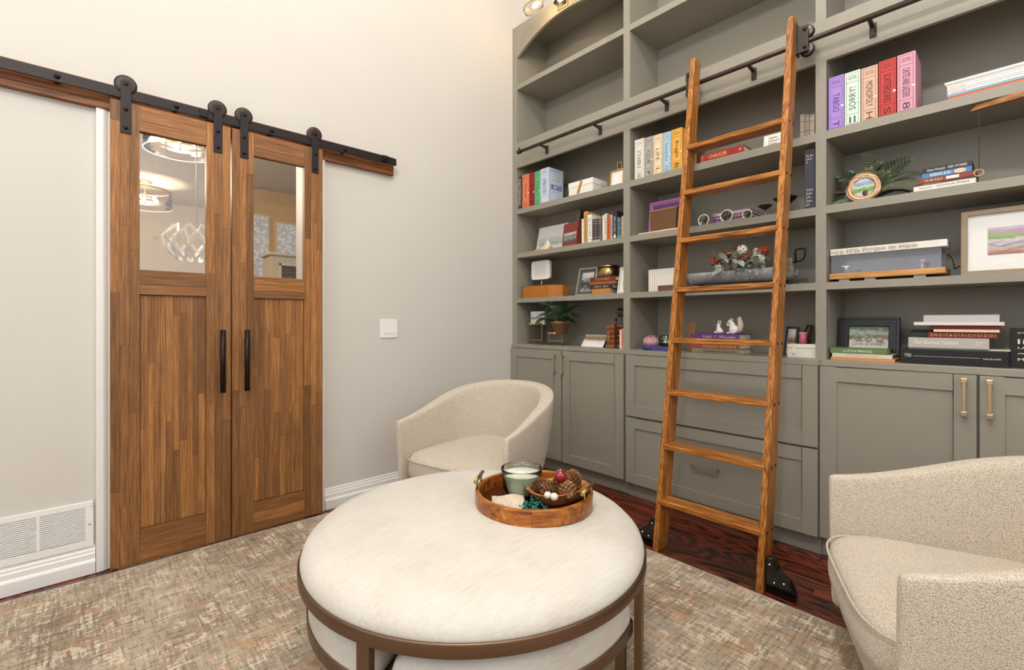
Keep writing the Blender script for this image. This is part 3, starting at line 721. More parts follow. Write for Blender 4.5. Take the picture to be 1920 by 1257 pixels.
def framed(label, name, cat, Z, X0, X1, Y, d, z0, fw, fcol, matw, pic, lean=.2, ft=.018, matcol=(236, 232, 224), rot=0, cropw=None, fmat=None, glaze=True):
    T, w, h = shelf(name, label, cat, Z, X0, X1, Y, d, z0, None, rot)
    if cropw: w = cropw
    fm = fmat or flat(fcol, .45, 0, .1, 40, .05)
    f = MB().box(-w/2, -w/2 + fw, 0, ft, 0, h).box(w/2 - fw, w/2, 0, ft, 0, h).box(-w/2 + fw, w/2 - fw, 0, ft, 0, fw).box(-w/2 + fw, w/2 - fw, 0, ft, h - fw, h)
    part('frame', tilt(f, lean), fm, T, .0015)
    a = w/2 - fw
    part('mount', tilt(MB().box(-a, a, ft * .6, ft * .7, fw, h - fw), lean), cov(matcol), T)
    if pic: part('picture', tilt(MB().box(-a + matw, a - matw, ft * .55, ft * .6, fw + matw, h - fw - matw), lean), pic, T)
    part('backing', tilt(MB().box(-a, a, ft * .7, ft * .98, fw, h - fw), lean), cov((96, 78, 60)), T)
    part('easel_leg', MB().bar((0, math.sin(lean) * h * .6 + ft, h * .6 * math.cos(lean)), (0, math.sin(lean) * h * .6 + ft + h * .22, .001), .02, .003), cov((96, 78, 60)), T)
    return T, w, h
# ---------------------------------------------------------------- left bay, third shelf
book('thin charcoal book with white lettering at the corner end of the game box row', ZA, 112, 158, 452, .18, (52, 50, 54), Z3, .02, 'MASTERMIND', (214, 212, 208), 'row of books and boxes in the left bay', .8, .45)
game_box('orange book shaped game box beside the charcoal book', ZA, 160, 228, 432, .19, (224, 128, 84), (58, 34, 28), 'Memory Game', 'O', group='book shaped game boxes')
game_box('dark red book shaped game box between orange and green boxes', ZA, 229, 283, 414, .19, (148, 34, 40), (70, 14, 20), 'CHECKERS', 'R')
game_box('green book shaped game box beside the pale blue one', ZA, 286, 343, 398, .19, (92, 178, 116), (34, 96, 62), 'OTHELLO', 'G')
T, w, h = game_box('pale blue book shaped game box with lettered side, left bay', ZA, 344, 432, 372, .17, (196, 206, 222), (70, 84, 118), 'OPERATION', None, head=True)
for i, ch in enumerate('LIFE'):
    yy = .038 + i * .032
    part('letter_tile', MB().box(w/2 - .0005, w/2 + .0008, yy - .013, yy + .013, h * .40, h * .40 + .036), cov((52, 92, 150)), T)
    lettering(ch, T, ink((226, 232, 240)), (w/2 + .0012, yy, h * .40 + .018), (0, 1, 0), (0, 0, 1), .015, .024, 'tile_letter')
mb = MB()
for y0, y1, z0, z1 in ((.01, .16, .02, .0212), (.01, .16, h - .0212, h - .02), (.01, .0112, .02, h - .02), (.1588, .16, .02, h - .02), (.04, .12, h * .33, h * .335), (.05, .12, h * .66, h * .67)): mb.box(w/2 - .0003, w/2 + .0006, y0, y1, z0, z1)
part('printed_border', mb, ink((70, 84, 118)), T)
T, w, h = shelf('keepsake_box', 'white lidded box with a tan leather tag, left bay', 'box', ZA, 632, 882, 518, .03, Z3)
part('body', MB().box(-w/2 + .002, w/2 - .002, .002, .17, 0, h * .62), flat((228, 224, 216), .6), T, .002)
part('lid', MB().box(-w/2, w/2, 0, .172, h * .62, h), flat((234, 230, 222), .6), T, .002)
part('leather_tag', MB().prism([(-.03, h * .18), (-.012, h * .14), (.022, h * .92), (.004, h * .98)], -.004, -.0005, 'y'), flat((176, 116, 44), .5), T, .001)
GFT = framed('small gold framed clock print in the left bay', 'framed_picture', 'picture frame', ZA, 1052, 1192, 388, .05, Z3, .008, (190, 140, 60), .006, flat((238, 236, 230), .6, 0, .02), .10, .014, fmat=metal((206, 160, 84), .35))
GF = [o for o in bpy.data.objects if o.name.startswith('framed_picture')][0]
for i in range(12):
    a = 2 * PI * i / 12; lettering(str(12 - i if i else 12), GF, ink((96, 84, 66)), (.030 * math.sin(-a), .0035 + .008, .062 + .036 * math.cos(a)), (1, 0, 0), (0, .1, 1), None, .008, 'numeral')
T, w, h = shelf('gold_trinket', 'tiny square gold ornament on top of the gold frame', 'ornament', ZA, 1125, 1185, 300, .066, Z3 + GFT[2] * math.cos(.10) + .0008)
hz = max(.035, .05)
part('frame', MB().box(-.018, -.014, 0, .004, 0, hz).box(.014, .018, 0, .004, 0, hz).box(-.014, .014, 0, .004, 0, .004).box(-.014, .014, 0, .004, hz - .004, hz), metal((206, 160, 84), .3), T)
part('plate', MB().box(-.014, .014, .0015, .003, .004, hz - .004), flat((70, 56, 34), .5), T)
# ---------------------------------------------------------------- left bay, fourth shelf
T, w, h = framed('taupe wooden picture frame propped empty behind paper crafts', 'framed_picture', 'picture frame', ZA, 228, 710, 875, .20, Z4, .030, (150, 132, 118), .02, None, .16, matcol=(134, 127, 120))
T, w, h = shelf('sketch_print', 'white paper print with a pale green tree sketch', 'print', ZA, 296, 590, 960, .14, Z4, None, 0)
part('sheet', tilt(MB().box(-w/2, w/2, 0, .003, 0, h), .22), flat((214, 214, 210), .7), T)
part('drawing', tilt(MB().box(-w/2 + .02, w/2 - .02, -.0006, 0, .03, h * .62), .22), scene_mat('faint_tree_sketch', [(.2, (206, 208, 204)), (.45, (120, 132, 116)), (.55, (196, 200, 192)), (.75, (168, 180, 160)), (.9, (212, 212, 208))], 14, 1.2), T)
T, w, h = shelf('photo_card', 'rust red folded card with a grey photo', 'card', ZA, 552, 728, 930, .07, Z4, None, -.16)
part('card', tilt(MB().box(-w/2, w/2, 0, .004, 0, h).box(w/2 - .004, w/2, 0, .05, 0, h), .12), cov((128, 58, 46)), T)
part('photo', tilt(MB().box(-w/2 + .016, w/2 - .014, -.0008, 0, h * .22, h * .60), .12), scene_mat('grey_mountain_photo', [(.1, (70, 68, 66)), (.4, (150, 148, 144)), (.6, (110, 108, 106)), (.9, (190, 188, 184))], 5, .8), T)
lettering('grateful', T, ink((230, 200, 190)), (.01, .004, h * .12), (1, 0, 0), (0, 0, 1), w * .35, .008, 'small_print')
T, w, h = shelf('paper_star_craft', 'crumpled tan and cream paper star craft', 'craft', ZA, 172, 520, 1062, .03, Z4)
def shard(cx, cy, z, r, hh, mat, seed):
    rr = random.Random(seed); n = 5; mb = MB(); base = [(cx + r * rr.uniform(.8, 1.15) * math.cos(2*PI*k/n + seed), cy + r * .7 * rr.uniform(.8, 1.15) * math.sin(2*PI*k/n + seed), z) for k in range(n)]
    tip = (cx + rr.uniform(-.3, .3) * r, cy, z + hh); mb.add(base + [tip], [tuple(reversed(range(n)))] + [(k, (k+1) % n, n) for k in range(n)]); return mb
for i, (px, py, r, hh, c) in enumerate(((-.085, .05, .055, .035, (186, 168, 138)), (-.03, .035, .04, .03, (196, 140, 96)), (.012, .05, .05, .075, (214, 196, 162)), (.02, .075, .055, .10, (222, 216, 204)), (.075, .05, .045, .04, (150, 136, 110)), (-.055, .02, .03, .02, (170, 150, 118)))):
    part('paper_fold', shard(px, py, .0, r, hh, None, i + 3), flat(c, .8, 0, .2, 50, .2), T)
G4 = 'upright books in the left bay'
book('slim white paperback first of the upright row, left bay', ZA, 768, 789, 880, .13, (222, 218, 210), Z4, .03, None, group=G4)
book('tall tan book with dark spine title, upright in the left bay', ZA, 790, 828, 806, .15, (196, 148, 84), Z4, .03, 'THE SECRET GARDEN', (60, 40, 26), G4, .85, .5)
book('white hardback next to the tall tan book', ZA, 829, 872, 838, .15, (226, 222, 214), Z4, .03, 'A STORY', (70, 66, 62), G4, .6, .4, [.85, .12])
for lab, a, b, y, c in (('first of four small grey classics mid row, by the white hardback', 876, 898, 885, (70, 66, 64)), ('second of four small grey classics mid row in the left bay', 899, 921, 879, (84, 78, 72)), ('third and darkest of four small grey classics in the left bay', 922, 945, 884, (60, 58, 60)), ('fourth and brownest of four small grey classics in the left bay', 946, 975, 876, (98, 88, 76))):
    book(lab, ZA, a, b, y, .12, c, Z4, .035, None, (190, 178, 150), G4, bands=[.2, .8, .9, .1])
T, w, h = shelf('paper_label', 'small white paper strip across the grey classics', 'label', ZA, 880, 952, 1065, .03, Z4)
part('strip', MB().box(-w/2, w/2, 0, .002, 0, .012), flat((226, 222, 214), .7), T)
book('thin white book right of the grey classics', ZA, 981, 1002, 842, .14, (220, 214, 204), Z4, .03, None, group=G4, bands=[.3])
book('cream book beside the red orange one', ZA, 1003, 1026, 826, .14, (210, 204, 190), Z4, .03, 'COLLECTED', (120, 60, 40), G4, .6, .4)
book('red orange book in the left bay row', ZA, 1027, 1060, 836, .14, (186, 82, 48), Z4, .03, 'TALES', (120, 40, 24), G4, .5, .4)
book('narrow grey book between red orange and black books', ZA, 1061, 1083, 838, .14, (176, 168, 158), Z4, .03, 'POEMS', (60, 50, 46), G4, .6, .4)
T, w, h = book('black book with silver letters in the left bay row', ZA, 1085, 1130, 800, .15, (44, 42, 44), Z4, .03, 'BELOVED', (190, 186, 180), G4, .55, .45)
part('white_triangle', MB().prism([(-w*.4, .01), (w*.4, .01), (0, h*.22)], -.0006, .0005, 'y'), ink((226, 222, 216)), T)
book('slate blue book near the divider in the left bay', ZA, 1133, 1154, 862, .14, (84, 112, 138), Z4, .03, None, group=G4, bands=[.1, .85])
book('teal book touching the slate blue one, left bay', ZA, 1155, 1176, 868, .14, (66, 104, 118), Z4, .03, None, group=G4, bands=[.12, .5])
book('tan edged book tight against the left divider', ZA, 1177, 1196, 850, .14, (190, 164, 122), Z4, .03, None, group=G4, bands=[.2, .7])
# ---------------------------------------------------------------- left bay, fifth shelf
T, w, h = shelf('leather_box', 'tan leather covered box with cut corners', 'box', ZB, 165, 432, 478, .03, Z5)
LEA = flat((172, 104, 30), .5, 0, .14, 30, .15)
part('body', MB().prism([(-w/2, 0), (w/2, 0), (w/2 + .075, .075), (w/2 + .075, .14), (-w/2 + .0, .14)], 0, h * .96, 'z'), LEA, T, .004)
part('lid_seam', MB().prism([(-w/2 - .001, -.001), (w/2 + .0005, -.001), (w/2 + .0762, .075), (w/2 + .0762, .141), (-w/2 - .001, .141)], h * .96, h, 'z'), flat((150, 88, 26), .5), T, .002)
lbh = h
T, w, h = shelf('square_clock', 'white rounded square calendar block on a brass stem', 'clock', ZB, 247, 434, 224, .08, Z5 + lbh)
hb = spot(ZB, 247, 415, .08).z - Z5 - lbh
part('block', MB().prism([(sup(w/2, (h-hb)/2, 8, 2*PI*k/48)[0], hb + (h-hb)/2 + sup(w/2, (h-hb)/2, 8, 2*PI*k/48)[1]) for k in range(48)], .005, .030, 'y'), flat((226, 224, 218), .5), T, .003)
part('stem', MB().tube([(0, .022, 0), (0, .022, hb + .004)], .006, 10), BRASS, T)
part('foot', MB().lathe([(0, 0), (.022, 0), (.022, .004), (.006, .007), (0, .007)], (0, .022, 0), 18), BRASS, T)
gr = MB(); z0 = hb + (h-hb) * .22; z1 = hb + (h-hb) * .78
for i in range(7): gr.box(-w*.27 + w*.54*i/6 - .0006, -w*.27 + w*.54*i/6 + .0006, .0045, .0055, z0, z1)
for i in range(7): gr.box(-w*.29, w*.29, .0045, .0055, z0 + (z1-z0)*i/6 - .0006, z0 + (z1-z0)*i/6 + .0006)
part('grid', gr, ink((120, 116, 110)), T)
T, w, h = framed('grey frame with a black and white tree photograph', 'framed_picture', 'picture frame', ZB, 700, 892, 282, .06, Z5, .012, (150, 144, 134), .022, scene_mat('black_white_tree_photo', [(.05, (150, 150, 148)), (.25, (60, 60, 60)), (.5, (40, 40, 40)), (.62, (150, 150, 148)), (.9, (196, 196, 194))], 5, .9), .24, matcol=(86, 82, 78))
zz = Z5
for lab, x0, x1, t, c, ti, ic in (('tan book at the foot of the stack under the brass pot', 872, 1062, .041, (186, 126, 62), None, (230, 220, 190)), ('black book with white title second in the brass pot stack', 852, 1088, .028, (46, 42, 40), 'Seabiscuit   Legend', (214, 206, 188)), ('caramel book third in the brass pot stack', 850, 1106, .021, (150, 84, 38), None, (214, 170, 96)), ('red brown book directly under the brass pot', 852, 1116, .030, (106, 46, 28), 'THE HOBBIT', (196, 140, 84))):
    flat_book(lab, ZB, x0, x1, 450, t, .14, c, zz, .045, ti, ic, .6, .5, group='stack of books under the brass pot'); zz += t + .0006
T, w, h = shelf('brass_pot', 'lidded brass pot on top of the book stack', 'pot', ZB, 890, 1076, 262, .07, zz)
part('body', MB().lathe([(0, 0), (w*.46, 0), (w*.49, .004), (w*.49, h*.85), (0, h*.85)], (0, w*.45, 0), 32), metal((168, 142, 98), .3), T)
part('lid', MB().lathe([(w*.50, h*.85), (w*.50, h*.93), (w*.44, h*.96), (0, h*.97)], (0, w*.45, 0), 32), metal((172, 148, 104), .3), T)
part('knob', MB().lathe([(.004, h*.96), (.004, h*1.03), (.018, h*1.04), (.018, h*1.09), (0, h*1.1)], (0, w*.45, 0), 16), metal((172, 148, 104), .3), T)
framed('white frame with brown artwork half hidden by the divider', 'framed_picture', 'picture frame', ZB, 1128, 1250, 272, .05, Z5, .010, (222, 218, 210), .022, scene_mat('brown_ink_artwork', [(.1, (230, 226, 218)), (.4, (150, 110, 80)), (.6, (222, 216, 204)), (.8, (120, 96, 76)), (.95, (232, 228, 222))], 9, 1.1), .22)
# ---------------------------------------------------------------- left bay, worktop
PS = thing('plant_stand', 'small two tier brass plant stand on the worktop', 'stand', (XB, 0, Z6)); PSx = 0
a = spot(ZB, 300, 1060, .10); b = spot(ZB, 506, 1050, .10); PS.location = (XB + .10, (a.y + b.y) / 2, Z6); PS.rotation_euler = (0, 0, -PI/2)
ta = spot(ZB, 300, 860, .10).z - Z6; tb = spot(ZB, 506, 955, .10).z - Z6; ra = .068; sep = (a.y - b.y) / 2
ROSE = metal((206, 170, 130), .35)
for cx, zt_, nm in ((-sep, ta, 'tall'), (sep, tb, 'low')):
    tray = part('tray', MB().lathe([(0, zt_ - .010), (ra, zt_ - .010), (ra + .001, zt_ + .008), (ra - .001, zt_ + .008), (ra - .002, zt_ - .008), (0, zt_ - .008)], (cx, 0, 0), 36), ROSE, PS)
    for s in (-1, 1):
        lg = part('leg', MB().box(cx + s*ra - .003, cx + s*ra + .003, -.004, .004, .008, zt_ + .008), ROSE, PS)
        part('foot', MB().box(cx + s*ra - .004, cx + s*ra + .004, -.005, .005, 0, .009), flat((24, 22, 20), .5), lg)
    part('stretcher', MB().box(cx - ra, cx + ra, -.002, .002, .030, .036), ROSE, PS)
T, w, h = shelf('photo_cube', 'small white photo card standing on the tall plant stand tier', 'card', ZB, 245, 386, 735, .10, Z6 + ta - .0075)
part('block', MB().box(-w/2, w/2, 0, .02, 0, h), flat((214, 212, 206), .6), T, .002)
part('photo', MB().box(-w/2 + .006, w/2 - .006, -.0006, 0, .006, h - .006), scene_mat('hazy_snow_photo', [(.1, (226, 226, 224)), (.35, (206, 206, 204)), (.5, (96, 98, 92)), (.6, (200, 202, 200)), (.9, (216, 216, 214))], 4, .5), T)
# ferns
def frond_mesh(nm, n=13, wid=.30, droop=.35, mat=None):
    mb = MB(); rr = random.Random(5)
    def pt(t): return Vector((t, 0, .30 * math.sin(t * 2.2) - droop * t * t))
    mb.tube([pt(i / 8) for i in range(9)], [.010 * (1 - .8 * i / 8) for i in range(9)], 4, False)
    for i in range(n):
        t = .12 + .86 * i / n; p = pt(t); l = wid * math.sin(PI * (.14 + .84 * t)) ** .8 * rr.uniform(.85, 1.1) + .02
        for s in (-1, 1):
            d = Vector((.42, s, -.12)).normalized(); e = p + d * l; q = Vector((1, 0, .1)) * (.030 + l * .10); m_ = p + d * l * .5
            mb.add([p, m_ - q * .9, e, m_ + q * 1.1 + Vector((0, 0, .02))], [(0, 1, 2, 3)])
    me = mb.mesh(nm); me.materials.append(mat); return me
def leaf_mat(name, a, b):
    m, nt, bs = nodes(name); oi = N(nt, 'ShaderNodeObjectInfo'); n = noise(nt, coords(nt, kind='World'), 60, 2)
    L(nt, mixc(nt, mth(nt, 'ADD', mth(nt, 'MULTIPLY', oi.outputs['Random'], .6), mth(nt, 'MULTIPLY', n, .4)), lin(a), lin(b)), bs.inputs['Base Color']); bs.inputs['Roughness'].default_value = .55; return m
FERN = frond_mesh('frond', 15, .19, .45, leaf_mat('deep_green_fern_leaf', (40, 62, 40), (96, 124, 84)))
T, w, h = shelf('potted_fern', 'dark green fern in a clay pot on the low stand tier', 'plant', ZB, 478, 624, 835, .10, Z6 + tb - .0075)
CLAY = flat((140, 100, 68), .75, 0, .15, 30, .1); T.location.x = XB + .10
part('pot', MB().lathe([(0, 0), (w*.36, 0), (w*.47, h*.78), (w*.50, h*.78), (w*.52, h), (w*.46, h), (w*.44, h*.86), (0, h*.86)], (0, 0, 0), 28), CLAY, T)
part('soil', MB().lathe([(0, h*.9), (w*.43, h*.88)], (0, 0, 0), 20), flat((50, 38, 28), .9, 0, .3, 60, .4), T)
for i in range(44):
    a = 2 * PI * i * .382 + .3; up = random.uniform(-1.15, .25) ; ln = random.uniform(.13, .24)
    if math.sin(a) > .3: ln *= .75
    place(FERN, 'frond', None, T, (.012 * math.cos(a), .012 * math.sin(a), h * .88), (ln, ln * .9, ln), (random.uniform(-.3, .3), up, a))
T, w, h = shelf('photo_block', 'black edged photo block of a figure in snow, propped on the worktop', 'photo', ZB, 760, 985, 962, .05, Z6)
h = .088
part('block', tilt(MB().box(-w/2, w/2, 0, .016, 0, h * 1.25), .62), flat((22, 20, 20), .5), T)
part('photo', tilt(MB().box(-w/2 + .001, w/2 - .001, -.0008, 0, .002, h * 1.25 - .002), .62), scene_mat('snowy_walk_photo', [(.1, (226, 226, 228)), (.45, (214, 212, 210)), (.6, (150, 120, 92)), (.75, (120, 104, 84)), (.95, (170, 160, 142))], 5, .35), T)
G6 = 'leather bound books at the left divider'
for lab, x0, x1, y, c in (('brown leather book with gilt bands, first by the photo block', 1022, 1062, 872, (112, 56, 28)), ('brown leather book with gilt bands, second by the photo block', 1063, 1104, 866, (104, 50, 26)), ('tall dark brown leather volume behind the pink book', 1110, 1192, 856, (62, 28, 20))):
    book(lab, ZB, x0, x1, y, .14, c, Z6, .03 if x0 < 1100 else .06, 'CLASSICS' if x0 < 1060 else None, (206, 166, 96), G6, .35, .4, [.06, .12, .3, .5, .72, .88, .94])
book('small pink and cream book by the left divider', ZB, 1156, 1176, 922, .10, (226, 214, 198), Z6, .02, None, (120, 60, 40), G6)
book('small coral book wedged against the left divider', ZB, 1177, 1198, 908, .10, (196, 116, 96), Z6, .02, None, (236, 220, 200), G6, bands=[.1, .9])
T, w, h = shelf('dried_sprig', 'dried brown twig with small leaves leaning on the back panel', 'plant', ZB, 1140, 1200, 690, .30, Z6)
part('stem', MB().tube([(.0, 0, 0), (.01, .01, h * .4), (-.01, .015, h * .7), (-.03, .02, h)], .0018, 6), flat((74, 54, 40), .8), T)
lfm = MB().add([(0, 0, 0), (.012, 0, .012), (0, .003, .034), (-.012, 0, .012)], [(0, 1, 2, 3)]).mesh('leaf'); lfm.materials.append(flat((88, 70, 54), .8))
for i in range(14): place(lfm, 'leaf', None, T, (random.uniform(-.05, .02), .015, h * random.uniform(.62, .99)), (1, 1, 1), (random.uniform(-1, 1), random.uniform(-1.4, 1.4), random.uniform(0, 3)))
# ================================================================== middle bay
game_box('white book shaped game box first in the middle bay row', ZC, 95, 181, 212, .19, (226, 220, 208), (96, 84, 70), 'SCRABBLE', 'S8', tw=.46)
game_box('grey book shaped game box second in the middle bay row', ZC, 183, 263, 190, .19, (168, 162, 156), (74, 68, 66), 'CLUE', '?', tw=.34)
game_box('cream peach book shaped game box third in the middle bay row', ZC, 265, 346, 168, .19, (230, 208, 176), (130, 92, 56), 'LIFE', 'L', tw=.3)
game_box('pale blue book shaped game box fourth in the middle bay row', ZC, 349, 426, 146, .19, (170, 198, 212), (66, 100, 132), 'Connect Four', 'O', tw=.46)
game_box('yellow orange book shaped game box by the ladder stile', ZC, 429, 526, 118, .19, (224, 168, 72), (70, 48, 24), 'Boggle', 'B', tw=.40)
flat_book('cream book lying under the red classic in the middle bay', ZC, 688, 1090, 400, .011, .17, (214, 206, 190), Z3, .03, None)
flat_book('red hardback lying flat with a gold capital title', ZC, 690, 1085, 340, .040, .17, (150, 40, 30), Z3 + .0116, .032, 'CHAUCER', (224, 190, 120), .42, .5, -.08, extra=[('|', -.44, .008, .6), ('*', .42, .06, .4)])
T, w, h = shelf('script_card', 'white card with brown handwritten lettering in the middle bay', 'card', ZC, 1262, 1424, 168, .05, Z3)
part('card', tilt(MB().box(-w/2, w/2, 0, .008, 0, h), .16), flat((226, 222, 214), .6), T)
lettering('Hello\nHappy\nDays', T, ink((120, 66, 30)), (.008, h * .45 * math.sin(.16) - .001, h * .5), (1, 0, 0), (0, math.sin(.16), math.cos(.16)), w * .6, h * .62, 'handwriting')
for lab, a, b, c in (('grey linen book first of three right of the ladder', 1382, 1420, (150, 142, 130)), ('taupe linen book second of three right of the ladder', 1421, 1458, (134, 124, 112)), ('patterned taupe book third of three against the right divider', 1459, 1499, (160, 148, 130))):
    book(lab, (1170, 0, 4.19), a, b, 905, .14, c, Z3, .04, None, (96, 88, 76), 'grey books right of the ladder', bands=[.08, .3, .7, .92])
# fourth shelf
T, w, h = shelf('serving_board', 'flat pale wooden tray under the brown letter box', 'board', ZC, 130, 520, 1035, .012, Z4)
part('board', MB().box(-w/2, w/2, 0, .12, 0, .010), wood('pale_birch_board', (176, 146, 110), (200, 172, 136), (216, 192, 158), 'y', .5, 9, 120), T, .003)
framed('magenta framed picture behind the brown letter box', 'framed_picture', 'picture frame', ZC, 218, 508, 775, .10, Z4 + .0105, .014, (176, 92, 170), .004, scene_mat('violet_starry_print', [(.1, (96, 40, 92)), (.4, (140, 60, 130)), (.55, (180, 110, 176)), (.8, (104, 44, 110))], 16, 1.0), .10)
T, w, h = shelf('letter_box', 'brown tapered wooden letter box in front of the magenta frame', 'box', ZC, 224, 468, 850, .03, Z4 + .0105)
part('body', MB().hexa([(-w/2 + .012, 0, 0), (w/2 - .004, 0, 0), (w/2 - .004, .055, 0), (-w/2 + .012, .055, 0)], [(-w/2, .012, h), (w/2, .012, h), (w/2, .065, h), (-w/2, .065, h)]), flat((96, 66, 38), .5, 0, .15, 30, .1), T, .002)
part('rim', MB().box(-w/2 - .001, w/2 + .001, .010, .014, h - .006, h + .001), flat((150, 110, 66), .5), T)
for lab, X, r, Y in (('halved white geode at the left, beside the ladder stile', 716, 54, 962), ('halved white geode in front of the purple book stack', 925, 58, 944), ('smallest halved white geode at the end of the purple books', 1112, 42, 930)):
    c = spot(ZC, X, Y, .03); rr = r * .00063
    G = thing('geode', lab, 'ornament', (XB + .035, c.y, Z4), -PI/2, 'halved white geodes')
    part('shell', MB().lathe([(0, rr*.75), (rr*.5, rr*.66), (rr*.85, rr*.35), (rr, 0), (rr*.9, -.003), (rr*.8, .002)], (0, .0, rr * .98), 24, 'y'), flat((226, 222, 214), .45, 0, .06, 40, .2), G)
    cr = MB(); q = random.Random(int(X))
    for k in range(40):
        a, d = q.uniform(0, 2*PI), rr * .78 * math.sqrt(q.random()); px, pz, s = d * math.cos(a), rr + d * math.sin(a), rr * q.uniform(.10, .2)
        cr.add([(px - s, .006, pz - s*.6), (px + s, .006, pz - s*.6), (px, .006, pz + s), (px + q.uniform(-s, s)*.5, -.004 - q.random()*.006, pz)], [(0, 1, 3), (1, 2, 3), (2, 0, 3)])
    part('crystals', cr, flat((104, 84, 66), .25, 0, .4, 80, 0, .7), G)
zz = Z4
for lab, t, c, ti, ic in (('purple book at the bottom of the middle bay purple stack', .024, (92, 60, 128), 'THE COOKBOOK', (220, 206, 232)), ('plum book in the middle of the purple stack', .020, (112, 58, 84), 'HARVEST BOOK OF RECIPES', (232, 216, 196)), ('pale lilac book on top of the purple stack', .019, (150, 128, 150), 'A RED NOVEMBER THOUGHT DUET', (244, 240, 240))):
    flat_book(lab, ZC, 808, 1142, 900, t, .16, c, zz, .06, ti, ic, .82, .62, group='purple book stack, middle bay'); zz += t + .0006
def petal_holder(label, X, Y, d, r, base):
    c = spot(ZC, X, Y, d); hgt = c.z - Z4
    H = thing('candle_holder', label, 'candle holder', (XB + d, c.y, Z4), -PI/2, 'brown flower candle holders')
    part('bowl', MB().lathe([(.004, hgt - .002), (r*.5, hgt + .006), (r, hgt + r*.55), (r*.94, hgt + r*.6), (r*.45, hgt + .012), (0, hgt + .006)], (0, 0, 0), 7, 'z', False), flat((62, 42, 32), .4, .3, .1), H)
    part('stem', MB().tube([(0, 0, hgt), (0, 0, hgt*.4), (.008, 0, .008), (.03, 0, .003), (base, 0, .003)], .0028, 8), BRASS, H)
    part('foot', MB().tube([(base, 0, .003), (base*.5, .05, .003), (-.02, .03, .003), (0, 0, .003)], .0028, 8), BRASS, H)
petal_holder('brown flower cup candle holder left of the ladder stile', 1280, 838, .08, .038, .07)
petal_holder('taller brown flower cup candle holder behind the right ladder stile', 1462, 790, .12, .06, .05)
T, w, h = book('navy cloth book with white title standing by the right divider', ZC, 1636, 1730, 300, .20, (58, 60, 72), Z4, .03, None, (220, 216, 210), None)
for s, z, sz in (('Cookies\nStories\n& the\nQueen\nJack', .20, .30), ('The little\nvolume\nof', .84, .14)): lettering(s, T, ink((206, 202, 200)), (0, -.0008, h * z), (1, 0, 0), (0, 0, 1), w * .72, h * sz, 'title')
# fifth shelf
T, w, h = shelf('crafted_box', 'white woven paper box standing left of the ladder', 'box', ZD, 220, 452, 322, .10, Z5)
part('body', MB().box(-w/2, w/2, 0, .12, 0, h), flat((226, 222, 214), .7), T, .002)
gm = MB()
for i in range(13): gm.box(-w/2 + w*i/12.5 + .002, -w/2 + w*i/12.5 + .0035, -.0008, .0004, h * .02, h * .98)
for z in (.78, .88, .95): gm.box(-w/2, w/2, -.0008, .0004, h*z, h*z + .0012)
part('weave_lines', gm, flat((176, 170, 160), .7), T)
flat_book('small brown leather journal in front of the white box', ZD, 305, 470, 440, .036, .07, (104, 74, 48), Z5, .03, None, (170, 140, 96))
T, w, h = shelf('orange_eraser', 'tiny orange red slip lying on the shelf edge', 'card', ZD, 92, 146, 505, .012, Z5)
part('slip', MB().box(-w/2, w/2, 0, .02, 0, .004), flat((190, 70, 36), .5), T, .001)
# galvanised trough with flowers
a = spot(ZD, 600, 400, .13); b = spot(ZD, 1560, 330, .13); tl = a.y - b.y; R = .062
TG = thing('metal_trough', 'long grey galvanised half round trough with iron handle behind the ladder', 'planter', (XB + .13, (a.y + b.y) / 2, Z5), -PI/2)
def galv():
    m, nt, bs = nodes('mottled_galvanised_zinc'); w_ = coords(nt, kind='Object'); n = noise(nt, w_, 60, 4, .7); n2 = noise(nt, w_, 8, 3)
    L(nt, ramp(nt, mth(nt, 'ADD', mth(nt, 'MULTIPLY', n, .6), mth(nt, 'MULTIPLY', n2, .5)), [(.35, (104, 104, 106)), (.55, (158, 158, 160)), (.75, (198, 198, 198))]).outputs[0], bs.inputs['Base Color']); bs.inputs['Metallic'].default_value = .3; bs.inputs['Roughness'].default_value = .6; bump(nt, bs, n, .4, .003); return m
rings = []
for xx, s in ((-tl/2, .7), (-tl/2 + .012, .95), (-tl/2 + .03, 1), (tl/2 - .03, 1), (tl/2 - .012, .95), (tl/2, .7)):
    o = [(xx, R * s * math.cos(t), .030 + R * 1.12 + R * 1.12 * s * math.sin(t)) for t in [PI + PI * k / 14 for k in range(15)]]
    i_ = [(xx * .99, R * s * .93 * math.cos(t), .030 + R * 1.12 + R * 1.05 * s * math.sin(t)) for t in [2 * PI - PI * k / 14 for k in range(15)]]
    rings.append(o + i_)
part('shell', MB().loft(rings, True, True), galv(), TG)
part('moss_filling', MB().box(-tl/2 + .03, tl/2 - .03, -R*.9, R*.9, .03 + R*.75, .03 + R*1.08), flat((104, 96, 76), .95, 0, .35, 90, .8), TG, .004)
part('cradle', MB().box(-tl/2 + .04, tl/2 - .02, -.045, .045, 0, .012).box(-tl/2 + .05, -tl/2 + .07, -.04, .04, .012, .034).box(tl/2 - .07, tl/2 - .05, -.04, .04, .012, .034), flat((60, 44, 32), .6), TG)
ez = .03 + R; part('handle', MB().tube([(tl/2 - .02, 0, ez + .030), (tl/2 + .0, 0, ez + .032), (tl/2 + .018, 0, ez + .036), (tl/2 + .034, 0, ez + .046), (tl/2 + .040, 0, ez + .060), (tl/2 + .042, 0, ez + .086), (tl/2 + .038, 0, ez + .096), (tl/2 + .028, 0, ez + .099), (tl/2 + .006, 0, ez + .097), (tl/2 - .003, 0, ez + .091), (tl/2 - .004, 0, ez + .075), (tl/2 - .002, 0, ez + .035)], .005, 8), flat((34, 30, 28), .5, .3), TG)
gb = MB(); q = random.Random(3)
